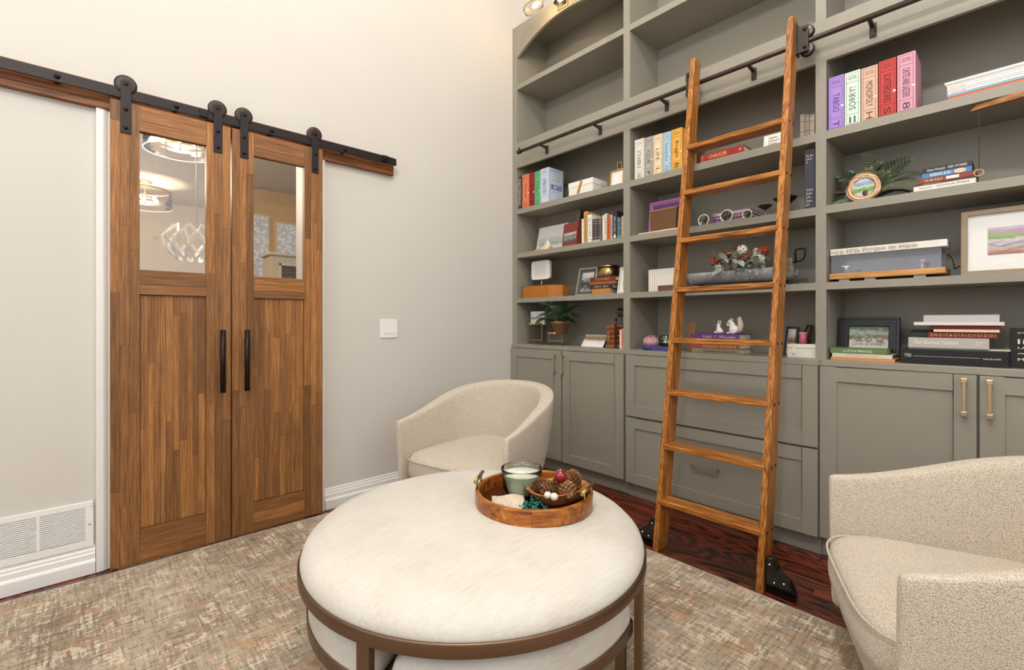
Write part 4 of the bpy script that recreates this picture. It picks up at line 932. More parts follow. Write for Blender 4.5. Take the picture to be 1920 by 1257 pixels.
for k in range(60):
    x0 = tl/2 - .05 + q.uniform(-.03, .04); gb.bar((x0, q.uniform(-.06, -.02), ez + .05), (x0 + q.uniform(-.02, .02), -.07 - q.random() * .01, ez - .02 + q.uniform(-.02, .03)), .0015, .0015)
tf = part('dry_grass', gb, flat((150, 140, 120), .9), TG); tf['kind'] = 'stuff'
def flower_group():
    c = spot(ZD, 1040, 260, .10); FG = thing('flower_spray', 'spray of white hydrangea, rust blooms and sage leaves on the trough', 'flowers', (XB + .105, c.y, Z5 + .03 + R * 1.08), -PI/2)
    lf = MB().loft([[(0, -.002, 0), (0, .002, 0)], [(.022, -.014, .006), (.022, .014, .006)], [(.046, -.012, .004), (.046, .012, .004)], [(.066, -.001, -.004), (.066, .001, -.004)]], False, False, True).mesh('leaf'); lf.materials.append(leaf_mat('pale_sage_leaf', (124, 136, 118), (206, 212, 198)))
    pm = MB()
    for k in range(26):
        t = math.acos(1 - 1.5 * (k + .5) / 26); a_ = k * 2.4; d_ = Vector((math.sin(t) * math.cos(a_), math.sin(t) * math.sin(a_), math.cos(t))); u_ = d_.orthogonal().normalized(); v_ = d_.cross(u_); p = d_ * .9
        pm.add([p + u_ * .42, p + v_ * .42 + d_ * .12, p - u_ * .42, p - v_ * .42 + d_ * .12], [(0, 1, 2, 3)])
    def bloom(cn, col): me = bpy.data.meshes.new_from_object(bpy.data.objects[tmp.name]); me.name = cn; me.materials.clear(); me.materials.append(col); return me
    tmp = part('tmp', pm, None, None); white = bloom('white_bloom', flat((222, 222, 210), .7, 0, .12, 90, .1)); rust = bloom('rust_bloom', flat((150, 64, 34), .7, 0, .2, 90, .1)); mv = bloom('plum_bloom', flat((126, 66, 56), .7, 0, .2, 90, .1)); bpy.data.objects.remove(tmp)
    for X, Y, r, me in ((825, 245, .028, rust), (940, 185, .022, rust), (925, 240, .032, mv), (1030, 130, .022, rust), (1085, 140, .026, white), (1110, 225, .034, mv), (1060, 200, .03, white), (1260, 150, .03, rust), (1215, 215, .034, white), (1095, 270, .03, white), (860, 300, .03, white), (1150, 190, .026, rust), (1200, 155, .02, white), (985, 255, .024, white)):
        p = spot(ZD, X, Y, .10); place(me, me.name, None, FG, (c.y - p.y, random.uniform(-.03, .03), max(.0, p.z - FG.location.z)), (r, r, r), (.5, random.uniform(-.4, .4), random.uniform(0, 6)))
    for k in range(64):
        X, Y = random.uniform(820, 1290), random.uniform(190, 330); p = spot(ZD, X, Y, .08); s = random.uniform(.6, 1.15)
        place(lf, 'leaf', None, FG, (c.y - p.y, random.uniform(-.055, .02), max(-.012, p.z - FG.location.z)), (s, s, s), (random.uniform(-.6, .6), random.uniform(-.9, .5), random.uniform(-PI, 0)))
    for k in range(6):
        a_ = random.uniform(-.16, .16); part('twig', MB().tube([(a_ * .3, 0, .0), (a_, random.uniform(-.03, .02), random.uniform(.03, .09))], .0014, 5), flat((84, 62, 44), .8), FG)
flower_group()
# worktop, middle bay
c = spot(ZD, 228, 1030, .05)
HT = thing('knit_ball', 'pink flecked ball of yarn in a purple fabric cup', 'yarn', (XB + .07, c.y, Z6), -PI/2)
rr = .05
part('yarn', MB().sphere((0, 0, .052), rr, 24, 14, (1, .9, .85)), scene_mat('pink_white_flecked_yarn', [(.2, (150, 60, 74)), (.45, (204, 150, 150)), (.6, (226, 206, 200)), (.8, (140, 70, 96))], 22, 3.0, rough=.9), HT)
part('cup', MB().lathe([(0, 0), (.045, .0), (.056, .012), (.053, .032), (.048, .034), (.044, .01), (0, .006)], (0, 0, .001), 26).box(.03, .16, -.045, .0, .0005, .026), flat((72, 62, 128), .8, 0, .15, 60, .2), HT, .004)
c = spot(ZD, 350, 960, .12); HJ = thing('glass_jar', 'green glass jar with a gold rim behind the yarn ball', 'jar', (XB + .17, c.y, Z6), -PI/2)
part('jar', MB().lathe([(0, .003), (.040, .003), (.05, .02), (.052, .055), (.044, .085), (.036, .095)], (0, 0, 0), 24), glassy('sage_green_glass', (.55, .68, .55), .05, base=.14), HJ)
part('rim', MB().lathe([(.038, .045), (.0535, .045), (.0535, .052), (.038, .052)], (0, 0, 0), 24), BRASS, HJ)
part('filling', MB().sphere((0, 0, .042), .036, 16, 10, (1, 1, .9)), flat((88, 108, 84), .8, 0, .3, 60, .3), HJ)
T, w, h = shelf('kraft_envelope', 'kraft paper tag propped behind the left ladder stile', 'card', ZD, 570, 632, 790, .12, Z6)
part('paper', tilt(MB().box(-w/2, w/2, 0, .004, 0, h), .14), flat((140, 98, 58), .8), T)
lettering('notes', T, ink((70, 44, 24)), (.0, .028, h * .62), (1, 0, 0), (0, .14, 1), w * .5, .006, 'small_print')
zz = Z6
for lab, x0, x1, t, c, ti, ic in (('cream floral book at the foot of the figurine stack', 612, 1050, .026, (150, 140, 116), 'Rosehaven Garden', (46, 56, 40)), ('orange and plum book in the middle of the figurine stack', 600, 1046, .030, (160, 84, 70), 'autumn orchard', (226, 190, 110)), ('slim burgundy book second from the top of the figurine stack', 640, 1040, .022, (92, 40, 46), None, (220, 190, 150)), ('purple book with silver title under the rabbit and squirrel', 606, 1045, .031, (98, 58, 128), 'Faith  *  Wonder', (214, 204, 222))):
    flat_book(lab, ZD, x0, x1, 1000, t, .17, c, zz, .05, ti, ic, .66, .5, .1, group='book stack under the figurines'); zz += t + .0006
STACK_Z = zz
def figurine(name, label, cat, X, body, parts):
    c = spot(ZD, X, 880, .09); F = thing(name, label, cat, (XB + .10, c.y, STACK_Z), -PI/2 - .2)
    PORC = flat((232, 228, 220), .35, 0, .03, 40, .05)
    mb = MB()
    for p, r, sc in body: mb.sphere(p, r, 16, 10, sc)
    o = part('body', mb, PORC, F)
    m = o.modifiers.new('remesh', 'REMESH'); m.mode = 'VOXEL'; m.voxel_size = .0016; m.use_smooth_shade = True
    s = o.modifiers.new('smooth', 'SMOOTH'); s.iterations = 4; s.factor = .5
    for nm, b_ in parts: part(nm, b_, PORC if nm not in ('eye', 'tail') else (flat((40, 34, 30), .3) if nm == 'eye' else flat((206, 192, 172), .6, 0, .2, 120, .8)), F)
figurine('rabbit_figurine', 'small white porcelain rabbit sitting on the purple book', 'figurine', 858,
    [((0, 0, .018), .017, (1.05, .9, 1.05)), ((-.004, 0, .036), .011, (1, .9, 1.2)), ((-.006, 0, .050), .0105, (1.1, .9, .95)), ((-.014, 0, .048), .006, (1, .9, .8)), ((-.018, -.006, .008), .008, (1.8, .8, .8)), ((-.018, .006, .008), .008, (1.8, .8, .8)), ((.018, 0, .012), .007, (1, 1, 1)), ((-.012, -.005, .03), .0045, (.9, .8, 2)), ((-.012, .005, .03), .0045, (.9, .8, 2))],
    [('ear', MB().sphere((-.002, -.0055, .066), .010, 10, 8, (.34, .26, 1.2))), ('ear', MB().sphere((.003, .0055, .066), .010, 10, 8, (.34, .26, 1.2))), ('eye', MB().sphere((-.012, -.008, .053), .0016, 8, 6))])
figurine('squirrel_figurine', 'larger white porcelain squirrel with raised tail on the purple book', 'figurine', 985,
    [((.004, 0, .026), .026, (1.1, .85, 1.0)), ((-.006, 0, .05), .017, (1.05, .85, 1.1)), ((-.018, 0, .069), .0145, (1.15, .9, .95)), ((-.032, 0, .065), .008, (1.1, .8, .8)), ((.002, -.012, .014), .016, (1.2, .6, .9)), ((.002, .012, .014), .016, (1.2, .6, .9)), ((-.022, -.010, .006), .008, (2, .7, .7)), ((-.022, .010, .006), .008, (2, .7, .7)), ((-.026, -.006, .048), .006, (1.6, .8, .8)), ((-.026, .006, .048), .006, (1.6, .8, .8)), ((-.038, 0, .054), .0055, (1, 1, 1))],
    [('ear', MB().sphere((-.010, -.009, .082), .006, 8, 6, (.6, .5, 1.2))), ('ear', MB().sphere((-.010, .009, .082), .006, 8, 6, (.6, .5, 1.2))), ('eye', MB().sphere((-.026, -.011, .072), .002, 8, 6)),
     ('tail', MB().tube([(.026, 0, .008), (.040, 0, .024), (.044, 0, .048), (.040, 0, .070), (.036, 0, .088), (.040, 0, .098)], [.007, .013, .015, .014, .011, .003], 14))])
framed('small dark framed photo right of the ladder on the worktop', 'framed_picture', 'picture frame', ZD, 1440, 1556, 822, .16, Z6, .010, (44, 38, 34), .004, scene_mat('field_of_rye_photo', [(.1, (120, 88, 52)), (.4, (180, 140, 88)), (.55, (96, 80, 60)), (.7, (196, 196, 194)), (.9, (214, 214, 212))], 5, .5), .3)
framed('brown edged frame leaning sideways near the white case', 'framed_picture', 'picture frame', ZD, 1548, 1612, 795, .20, Z6, .010, (92, 62, 38), .004, scene_mat('dim_brown_print', [(.1, (80, 66, 52)), (.9, (120, 100, 80))], 6, .8), .4, rot=-.5)
T, w, h = shelf('travel_case', 'small white travel case with a leather latch', 'case', ZD, 1474, 1740, 992, .015, Z6)
part('body', MB().box(-w/2, w/2, 0, .10, 0, h * .70), flat((216, 212, 202), .55), T, .004)
part('lid', MB().box(-w/2, w/2, 0, .10, h * .71, h), flat((222, 218, 208), .55), T, .004)
la = part('latch', MB().box(-w*.30, -w*.30 + .016, -.004, 0, h*.22, h*.98), flat((226, 216, 198), .6), T, .0015)
part('stud', MB().sphere((-w*.30 + .008, -.005, h*.32), .004, 10, 8), BRASS, la)
c = spot(ZD, 1616, 990, .05); h6 = h
T = thing('pink_tumbler', 'small pink cup standing on the white travel case', 'cup', (XB + .06, c.y, Z6 + h6 + .0005), -PI/2)
part('cup', MB().lathe([(0, 0), (.0135, 0), (.0165, .052), (.0145, .052), (.012, .003), (0, .003)], (0, 0, 0), 20), flat((196, 96, 118), .4), T)
part('rim', MB().lathe([(.0150, .052), (.0175, .052), (.0175, .058), (.0150, .058), (.0150, .052)], (0, 0, 0), 20), flat((226, 190, 190), .4), T)
# ================================================================== right bay, third shelf
game_box('violet book shaped game box first in the right bay row', ZE, 238, 371, 662, .19, (162, 130, 204), (64, 44, 120), 'TABOO', 'T', tw=.34)
game_box('mint green book shaped game box second in the right bay row', ZE, 373, 510, 622, .19, (206, 224, 208), (64, 92, 84), 'SORRY!', '=', tw=.42, down=False)
game_box('tan book shaped game box third in the right bay row', ZE, 513, 656, 582, .19, (206, 170, 146), (96, 60, 44), 'MONOPOLY', 'H', tw=.46)
game_box('bright red book shaped game box fourth in the right bay row', ZE, 659, 811, 524, .19, (182, 46, 40), (84, 14, 16), 'SCATTERGORIES', 'S', tw=.5)
game_box('pink book shaped game box last in the right bay row', ZE, 815, 975, 472, .17, (206, 148, 166), (70, 50, 74), 'CHUTES AND LADDERS', '8', tw=.5)
zz = Z3; Lm = 'stack of magazines in the right bay'
for i, (x0, t, c, lab) in enumerate(((1246, .006, (216, 214, 206), 'bottom white magazine of the stack by the game boxes'), (1240, .012, (196, 84, 36), 'orange magazine low in the stack by the game boxes'), (1236, .008, (120, 168, 190), 'light blue magazine above the orange one'), (1240, .009, (224, 222, 220), 'white magazine above the light blue one'), (1238, .008, (206, 204, 202), 'grey white magazine in the middle of the stack'), (1236, .010, (230, 228, 224), 'thick white magazine mid stack, above the grey white one'), (1234, .008, (214, 216, 216), 'silver white magazine below the two loose ones'), (1222, .006, (190, 186, 180), 'grey magazine second from the top, jutting left'), (1216, .009, (226, 222, 216), 'topmost cream magazine of the stack by the game boxes'))):
    T, w, _ = shelf('magazine', lab, 'magazine', ZE, x0, x0 + 1130, 700, .03, zz, Lm, 0)
    part('cover', MB().box(-w/2, w/2, 0, .21, 0, t), cov(c, .35), T, .0008, 1)
    part('page_edge', MB().box(-w/2 - .0004, w/2 + .0004, .004, .206, t * .2, t * .8), PAGES, T)
    if i in (3, 5): lettering('TASTE OF HOME', T, ink((200, 60, 40)), (-w * .41, -.0008, t / 2), (1, 0, 0), (0, 0, 1), w * .12, t * .5, 'title')
    zz += t + .0008
# fourth shelf: agate frame, fern, books, ring toss
c = spot(ZF, 470, 700, .06)
AG = thing('agate_frame', 'round agate slice frame with a small landscape picture', 'picture frame', (XB + .05, c.y, Z4), -PI/2)
q = random.Random(11); n = 40; ph = [q.uniform(0, 6) for _ in range(4)]
def ag(t, r): k = 1 + .03 * math.sin(3*t + ph[0]) + .025 * math.sin(5*t + ph[1]) + .015 * math.sin(11*t + ph[2]); return (r * k * math.cos(t), .074 + r * k * math.sin(t) * 1.10)
outer = [ag(2*PI*k/n, .066) for k in range(n)]; inner = [ag(2*PI*k/n, .042) for k in range(n)]
rings = [[(x, 0.002, z) for x, z in inner], [(x, -.002, z) for x, z in [ag(2*PI*k/n, .050) for k in range(n)]], [(x, 0, z) for x, z in outer], [(x * .98, .018, .074 + (z - .074) * .98) for x, z in outer], [(x, .018, z) for x, z in inner], [(x, .002, z) for x, z in inner]]
def agate():
    m, nt, bs = nodes('banded_agate_stone'); tc = N(nt, 'ShaderNodeTexCoord'); sx = N(nt, 'ShaderNodeVectorMath', operation='DISTANCE'); L(nt, tc.outputs['Object'], sx.inputs[0]); sx.inputs[1].default_value = (0, .0, .074)
    n_ = noise(nt, tc.outputs['Object'], 40, 3); f = mth(nt, 'FRACT', mth(nt, 'ADD', mth(nt, 'MULTIPLY', sx.outputs['Value'], 90), mth(nt, 'MULTIPLY', n_, 1.2)))
    L(nt, ramp(nt, f, [(.0, (150, 96, 52)), (.3, (206, 168, 130)), (.55, (226, 210, 190)), (.8, (176, 120, 72)), (1, (150, 96, 52))]).outputs[0], bs.inputs['Base Color']); bs.inputs['Roughness'].default_value = .2; return m
part('stone_ring', tilt(MB().loft(rings, True, False), .2), agate(), AG)
part('picture', tilt(MB().prism([ag(2*PI*k/n, .044) for k in range(n)], .006, .010, 'y'), .2), scene_mat('mountain_lake_picture', [(.05, (170, 150, 130)), (.22, (196, 190, 180)), (.32, (90, 130, 60)), (.48, (120, 160, 80)), (.58, (196, 200, 190)), (.68, (110, 140, 170)), (.9, (180, 196, 210))], 5, .35, rough=.25), AG)
part('figure_spot', tilt(MB().sphere((.008, .005, .046), .011, 10, 8, (1, .1, 1.3)), .2), flat((58, 34, 24), .3), AG)
part('easel', MB().bar((0, .03, .09), (0, .075, .001), .02, .003), cov((96, 78, 60)), AG)
c = spot(ZF, 500, 720, .15); FN = thing('fern_spray', 'grey green fern spray behind the agate frame', 'plant', (XB + .16, c.y, Z4), -PI/2)
FR2 = frond_mesh('frond', 16, .24, .30, leaf_mat('grey_green_fern_leaf', (62, 76, 56), (136, 146, 112)))
part('base', MB().lathe([(0, 0), (.025, 0), (.03, .02), (.02, .035), (0, .036)], (0, 0, 0), 16), flat((84, 74, 58), .9), FN)
for a_, e_, ln in ((3.1, -.2, .13), (3.0, -.75, .15), (2.8, -1.15, .13), (3.3, .15, .13), (.1, -.35, .17), (-.1, -.75, .17), (.2, -1.1, .14), (-.3, -.1, .16), (-1.6, -1.45, .165), (-.9, -.55, .13), (-2.2, -.6, .12), (-.05, .05, .13), (-1.3, -.9, .12), (-2.6, -.9, .13), (-.5, -1.2, .13)):
    place(FR2, 'frond', None, FN, (0, 0, .03), (ln * 1.4, ln * 1.35, ln * 1.4), (random.uniform(-.6, .6), e_, a_))
zz = Z4; GB = 'book stack beside the agate frame'
for lab, x0, x1, t, c, ti, ic, dep, tw in (('thin pale green book at the bottom of the stack beside the fern', 918, 1450, .007, (176, 196, 160), None, (60, 60, 50), .16, .5), ('white book with script title low in the stack beside the fern', 926, 1488, .021, (226, 222, 216), 'Lisa John    NICHOLAS SPARKS', (60, 54, 50), .17, .8), ('brown slim book under the red brown one beside the fern', 938, 1488, .008, (84, 56, 44), 'A BRIEF HISTORY', (214, 196, 180), .17, .3), ('red brown book with a white label beside the fern', 962, 1492, .019, (134, 58, 40), 'THE GIRL IN BLUE', (236, 210, 140), .16, .32), ('blue memoir with bold white capitals beside the fern', 1003, 1452, .022, (70, 126, 176), 'BARBARA BUSH', (240, 240, 240), .15, .42), ('black topmost book with thin white script beside the fern', 1003, 1456, .021, (44, 42, 40), 'Alena Kincaid   HER STORIES', (226, 222, 214), .15, .8)):
    T, w = flat_book(lab, ZF, x0, x1, 640, t, dep, c, zz, .04, ti, ic, tw, .5, -.12 if 'BUSH' in (ti or '') else (-.22 if tw < .35 else 0), group=GB)
    if 'BUSH' in (ti or ''):
        part('cover_photo', MB().prism([(w*.27 + sup(w*.12, t*.42, 2, 2*PI*k/20)[0], t/2 + sup(w*.12, t*.42, 2, 2*PI*k/20)[1]) for k in range(20)], -.0007, .0003, 'y'), cov((226, 190, 160)), T)
    if 'GIRL' in (ti or ''): part('spine_label', MB().box(w*.0, w*.22, -.0007, .0003, t*.18, t*.82), cov((232, 224, 214)), T)
    zz += t + .0006
a = spot(ZF, 1428, 110, .02); b = spot(ZF, 1930, 0, .02); zb = 2.003
RG = thing('ring_toss_game', 'wooden ring toss arm hung under the shelf with cord and ring', 'game', (XB + .02, a.y, zb - .0005), -PI/2)
PIN = wood('honey_pine_arm', (120, 74, 30), (160, 108, 52), (188, 134, 74), 'y', .45, 9, 130, True, .05)
part('arm', MB().hexa([(.0, .0, -.0245), (.46, -.10, -.0245), (.46, -.03, -.0245), (.0, .012, -.0245)], [(.02, .0, 0), (.46, -.10, 0), (.46, -.03, 0), (.02, .03, 0)]), PIN, RG, .002)
rz = spot(ZF, 1518, 598, .03).z - zb; sx_ = a.y - spot(ZF, 1515, 300, .03).y
part('cord', MB().tube([(sx_, .0, -.02), (sx_ + .001, 0, rz * .5), (sx_, 0, rz + .014)], .0012, 6), flat((70, 54, 40), .8), RG)
part('cord_tail', MB().tube([(sx_, 0, -.035), (sx_ + .008, 0, -.045), (sx_ + .022, -.002, -.05)], .001, 6), flat((70, 54, 40), .8), RG)
part('ring', MB().tube([(sx_ + .014 * math.cos(t), .003 * math.sin(t), rz + .014 * math.sin(t)) for t in [2*PI*k/24 for k in range(25)]], .0018, 8, False), metal((190, 160, 110), .3), RG)
# fifth shelf: acrylic case, long decorated box, painting
c0 = spot(ZG, 165, 620, .03); c1 = spot(ZG, 1212, 540, .03); w = c0.y - c1.y
DC = thing('display_case', 'clear acrylic case on a honey wood base with feet', 'display case', (XB + .03, (c0.y + c1.y)/2, Z5), -PI/2)
part('base', MB().box(-w/2, w/2, 0, .17, .014, .040), wood('honey_display_wood', (146, 96, 44), (186, 132, 70), (208, 156, 92), 'y', .4, 9, 130, True, .05), DC, .002)
for xx in (-.36, -.12, .30):
    part('foot', MB().box(xx * w - .02, xx * w + .02, .01, .04, 0, .014), flat((170, 166, 160), .5), DC)
cz = spot(ZG, 180, 485, .03).z - Z5
ac = MB(); e = .004; xl, xr = -w/2 + .008, w/2 - .012
ac.box(xl, xr, .006, .006 + e, .040, cz).box(xl, xr, .16, .16 + e, .040, cz).box(xl, xl + e, .010, .16, .040, cz).box(xr - e, xr, .010, .16, .040, cz).box(xl, xr, .006, .164, cz, cz + e)
part('acrylic_cover', ac, glassy('clear_acrylic', (.95, .94, .96), .02, base=.035, fres=.5), DC)
part('inner_tray', MB().box(-w/2 + .03, w/2 - .04, .04, .13, .040, .046), flat((120, 112, 104), .7), DC)
part('small_stand', MB().lathe([(0, .04), (.02, .04), (.006, .05), (.005, .075), (.016, .085), (0, .09)], (w * .30, .08, 0), 16), flat((196, 190, 184), .3), DC)
part('bright_emblem', MB().prism([(-w*.40, .078), (-w*.31, .078), (-w*.335, .070), (-w*.35, .056), (-w*.36, .070)], .03, .032, 'y'), flat((232, 228, 222), .3), DC)
c0 = spot(ZG, 176, 455, .05); c1 = spot(ZG, 1228, 352, .05); w2 = c0.y - c1.y
LB = thing('printed_box', 'long white box with brown foliage prints lying on the acrylic case', 'box', (XB + .05, (c0.y + c1.y)/2, Z5 + cz + .0045), -PI/2)
lh = .030
part('body', MB().box(-w2/2, w2/2, 0, .14, 0, lh), flat((228, 224, 216), .6), LB, .001)
xs = [0, .14, .295, .525, .61, .78]
for i in range(5):
    part('foliage_print', MB().box(-w2/2 + w2*xs[i] + .003, -w2/2 + w2*xs[i+1] - .003, -.0007, .0003, .003, lh - .003), scene_mat('brown_foliage_print_%d' % i, [(.15, (226, 220, 210)), (.30, (120, 92, 66)), (.38, (216, 204, 188)), (.48, (74, 54, 38)), (.56, (226, 220, 210)), (.72, (140, 112, 84)), (.85, (232, 228, 220))], 4 + i, 2.4), LB)
part('cable', MB().tube([(w2/2 - .01, .15, -.02), (w2/2 + .004, .15, -.04), (w2/2 + .010, .145, -.066), (w2/2 + .012, .135, -.086), (w2/2 + .017, .12, -.090), (w2/2 + .023, .11, -.083), (w2/2 + .030, .10, -.080), (w2/2 + .037, .09, -.084), (w2/2 + .040, .08, -.093)], .0022, 6), flat((30, 28, 28), .5), LB)
T, w, h = framed('large landscape painting with wide white mat in a pale wood frame', 'landscape_painting', 'painting', ZG, 1350, 2330, 84, .07, Z5, .020, (150, 130, 106), .10, None, .05, .022, matcol=(230, 228, 222), cropw=.47)
T.location.y = spot(ZG, 1350, 300, .07).y - .235
px0 = spot(ZG, 1592, 300, .07); pz1 = spot(ZG, 1592, 228, .08).z - Z5; pz0 = spot(ZG, 1592, 470, .08).z - Z5
xL = T.location.y - px0.y
part('picture', tilt(MB().box(xL, .235 - (xL + .235) + .0, .0105, .0132, pz0, pz1), .05), scene_mat('pastel_marsh_landscape', [(.02, (150, 84, 56)), (.16, (176, 140, 120)), (.28, (190, 178, 176)), (.40, (126, 110, 140)), (.50, (206, 200, 190)), (.58, (112, 140, 70)), (.74, (140, 166, 96)), (.82, (170, 130, 150)), (.95, (186, 170, 190))], 4.5, .75), T)
part('picture_glass', tilt(MB().box(-w/2 + .02, w/2 - .02, .004, .006, .02, h - .02), .05), glassy('picture_glazing', base=.02), T)
# worktop, right bay
BF = framed('black ridged frame with a wedding cake photo, behind the green book', 'framed_picture', 'picture frame', ZH, 246, 800, 218, .17, Z6, .042, (20, 18, 17), .0, scene_mat('garden_wedding_photo', [(.05, (230, 224, 218)), (.38, (222, 214, 208)), (.48, (130, 104, 84)), (.6, (112, 132, 100)), (.72, (180, 186, 180)), (.9, (96, 116, 92))], 7, .8), .12, .02)
T, w, h = BF
T2 = MB(); 
for k_, yy in ((.006, -.006), (.020, -.004), (.032, -.002)):
    for s in (-1, 1): T2.box(s*(w/2 - k_) - .0035, s*(w/2 - k_) + .0035, yy, .004, k_, h - k_)
    T2.box(-w/2 + k_, w/2 - k_, yy, .004, h - k_ - .0035, h - k_ + .0035); T2.box(-w/2 + k_, w/2 - k_, yy, .004, k_ - .0035, k_ + .0035)
part('ridge', tilt(T2, .12), flat((30, 26, 24), .3), T)
lettering('LOVE IS SWEET', T, ink((84, 58, 44)), (0, .010 + h * .36 * math.sin(.12), h * .36), (1, 0, 0), (0, .12, 1), w * .55, .014, 'banner_lettering')
zz = Z6; GG = 'small book stack below the black frame'
for lab, x0, x1, t, c, ti, ic in (('orange book at the bottom of the stack by the black frame', 180, 760, .013, (206, 140, 84), None, (236, 228, 210)), ('cream book with pencil script by the black frame', 192, 735, .018, (206, 198, 178), 'The Secret Diary Together', (150, 128, 104)), ('green book with white title on top by the black frame', 174, 684, .024, (96, 122, 76), 'A LITTLE PRINCESS', (230, 228, 206))):
    flat_book(lab, ZH, x0, x1, 560, t, .13, c, zz, .035, ti, ic, .52, .42, .0, group=GG); zz += t + .0006
zz = Z6; GS = 'large book stack on the right worktop'
T, w, h = shelf('record_box', 'long black box with white initials at the foot of the big stack', 'box', ZH, 805, 1784, 505, .03, Z6)
t = .064; part('body', MB().box(-w/2, w/2, 0, .24, 0, t), flat((22, 20, 20), .4), T, .0015)
lettering('TTPD', T, ink((226, 222, 214)), (-w*.42, -.0008, t*.56), (1, 0, 0), (0, 0, 1), w*.07, t*.22, 'initials')
lettering('TAYLOR SWIFT', T, ink((226, 222, 214)), (w*.36, -.0008, t*.50), (1, 0, 0), (0, 0, 1), w*.16, t*.09, 'title')
print_bars(T, [(-w*.37, w*.26, t*.52, t*.54)], 0, ink((190, 186, 180)), 'printed_line'); zz += t + .0006
T, w, h = shelf('white_tray', 'thin white board between the black box and the grey book', 'board', ZH, 880, 1800, 500, .05, zz)
part('board', MB().box(-w/2, w/2, 0, .20, 0, .005), flat((206, 202, 196), .5), T, .001); zz += .0056
flat_book('thick pale grey hardback with looping silver title in the big stack', ZH, 878, 1606, 450, .043, .19, (176, 172, 166), zz, .04, 'Our Glorious Century', (236, 232, 226), .56, .5, -.14, group=GS, extra=[("Reader's\nDigest", .40, .10, .5)]); zz += .0436
flat_book('dark red ornate book with gilt medallions in the big stack', ZH, 1057, 1690, 385, .0235, .16, (116, 34, 26), zz, .06, '0 H O I F A O I V I C I I S I D O I', (222, 180, 130), .92, .5, group=GS); zz += .0241
T, w, h = shelf('black_glove', 'black cloth folded under the cream book in the big stack', 'cloth', ZH, 888, 1100, 352, .06, zz - .004)
part('cloth', MB().loft([[(x, y, z * s) for x, y, z in ((-w/2 + .0, .0, .0), (w/2, 0, 0), (w/2, .10, 0), (-w/2, .10, 0))] if s == 0 else [(x * s, y, .006 + .006 * s) for x, y in ((-w*.42, .01), (w*.46, .004), (w*.46, .09), (-w*.42, .09))] for s in (0, 1)], True, True), flat((26, 22, 24), .8), T, .004)
flat_book('cream magazine above the dark red book', ZH, 1105, 1700, 350, .011, .17, (222, 204, 168), zz + .0003, .05, None, group=GS); zz += .0118
flat_book('crimson magazine below the white book near the stack top', ZH, 1068, 1710, 320, .016, .17, (132, 34, 40), zz, .06, None, group=GS); zz += .0166
flat_book('white large format book near the top of the big stack', ZH, 928, 1745, 270, .014, .21, (216, 212, 208), zz, .04, None, group=GS); zz += .0146
T, w, h = shelf('box_lid', 'grey white folder standing open on top of the big stack', 'folder', ZH, 1015, 1700, 200, .10, zz)
part('sheet', tilt(MB().box(-w/2, w/2, 0, .004, 0, .030), .25), flat((196, 192, 190), .6), T)
part('edge', tilt(MB().box(-w/2, w/2, -.001, .005, .030, .0325), .25), flat((120, 92, 80), .6), T)
SG = thing('chalk_sign', 'black lettered sign with white handwriting at the right edge', 'sign', (XB + .06, spot(ZH, 1790, 450, .06).y - .11, Z6), -PI/2)
hS = spot(ZH, 1790, 312, .06).z - Z6
part('board', tilt(MB().box(-.11, .11, 0, .02, 0, hS), .08), flat((18, 17, 17), .6), SG, .001)
for s, z, ww, hh in (('"TODAY', .84, .12, .10), ('live', .66, .08, .12), ('UNIQUE', .50, .10, .06), ('~~~', .36, .10, .03), ('ME NOW', .22, .11, .07)):
    lettering(s, SG, ink((226, 220, 190)), (-.10 + .012 + ww/2, hS * z * .08 - .0016, hS * z), (1, 0, 0), (0, .08, 1), ww, hS * hh, 'handwriting')
# ================================================================== tray on the ottoman
K_ = .95; TZ = CH - (CH - .4625) * K_
TR = thing('round_tray', 'round wooden tray with brass handles on the ottoman', 'tray', (1.238 * K_, 1.225 * K_, TZ - .004), math.radians(-47.35)); TR.scale = (K_, K_, K_)
RIMW = wood('acacia_tray_wood', (104, 52, 16), (158, 92, 34), (192, 124, 54), 'x', .3, 6, 70, True, .22, 'Object')
RR = .212; H = .058; seg = 12
part('base', MB().lathe([(0, .001), (RR - .004, .001), (RR - .004, .012), (0, .012)], (0, 0, 0), 64), flat((92, 44, 18), .35, 0, .15, 12, .05), TR)
a0s = [2*PI*k/seg for k in range(seg)]
for k in range(seg):
    t0, t1 = a0s[k] + .003, a0s[k] + 2*PI/seg - .001; pr = [(RR - .013, 0), (RR - .0, 0), (RR + .002, .004), (RR + .004, H - .003), (RR + .002, H), (RR - .010, H), (RR - .012, H - .004), (RR - .013, 0)]
    part('rim_segment', MB().lathe(pr, (0, 0, 0), 8, 'z', False, t0, t1).add([(r*math.cos(t0), r*math.sin(t0), z) for r, z in pr[:-1]], [tuple(range(7))]).add([(r*math.cos(t1), r*math.sin(t1), z) for r, z in pr[:-1]], [tuple(range(7))]), RIMW, TR)
Mi = Matrix.Translation(Vector((1.238 * K_, 1.225 * K_, TZ - .004))) @ Matrix.Rotation(math.radians(-47.35), 4, 'Z') @ Matrix.Scale(K_, 4)
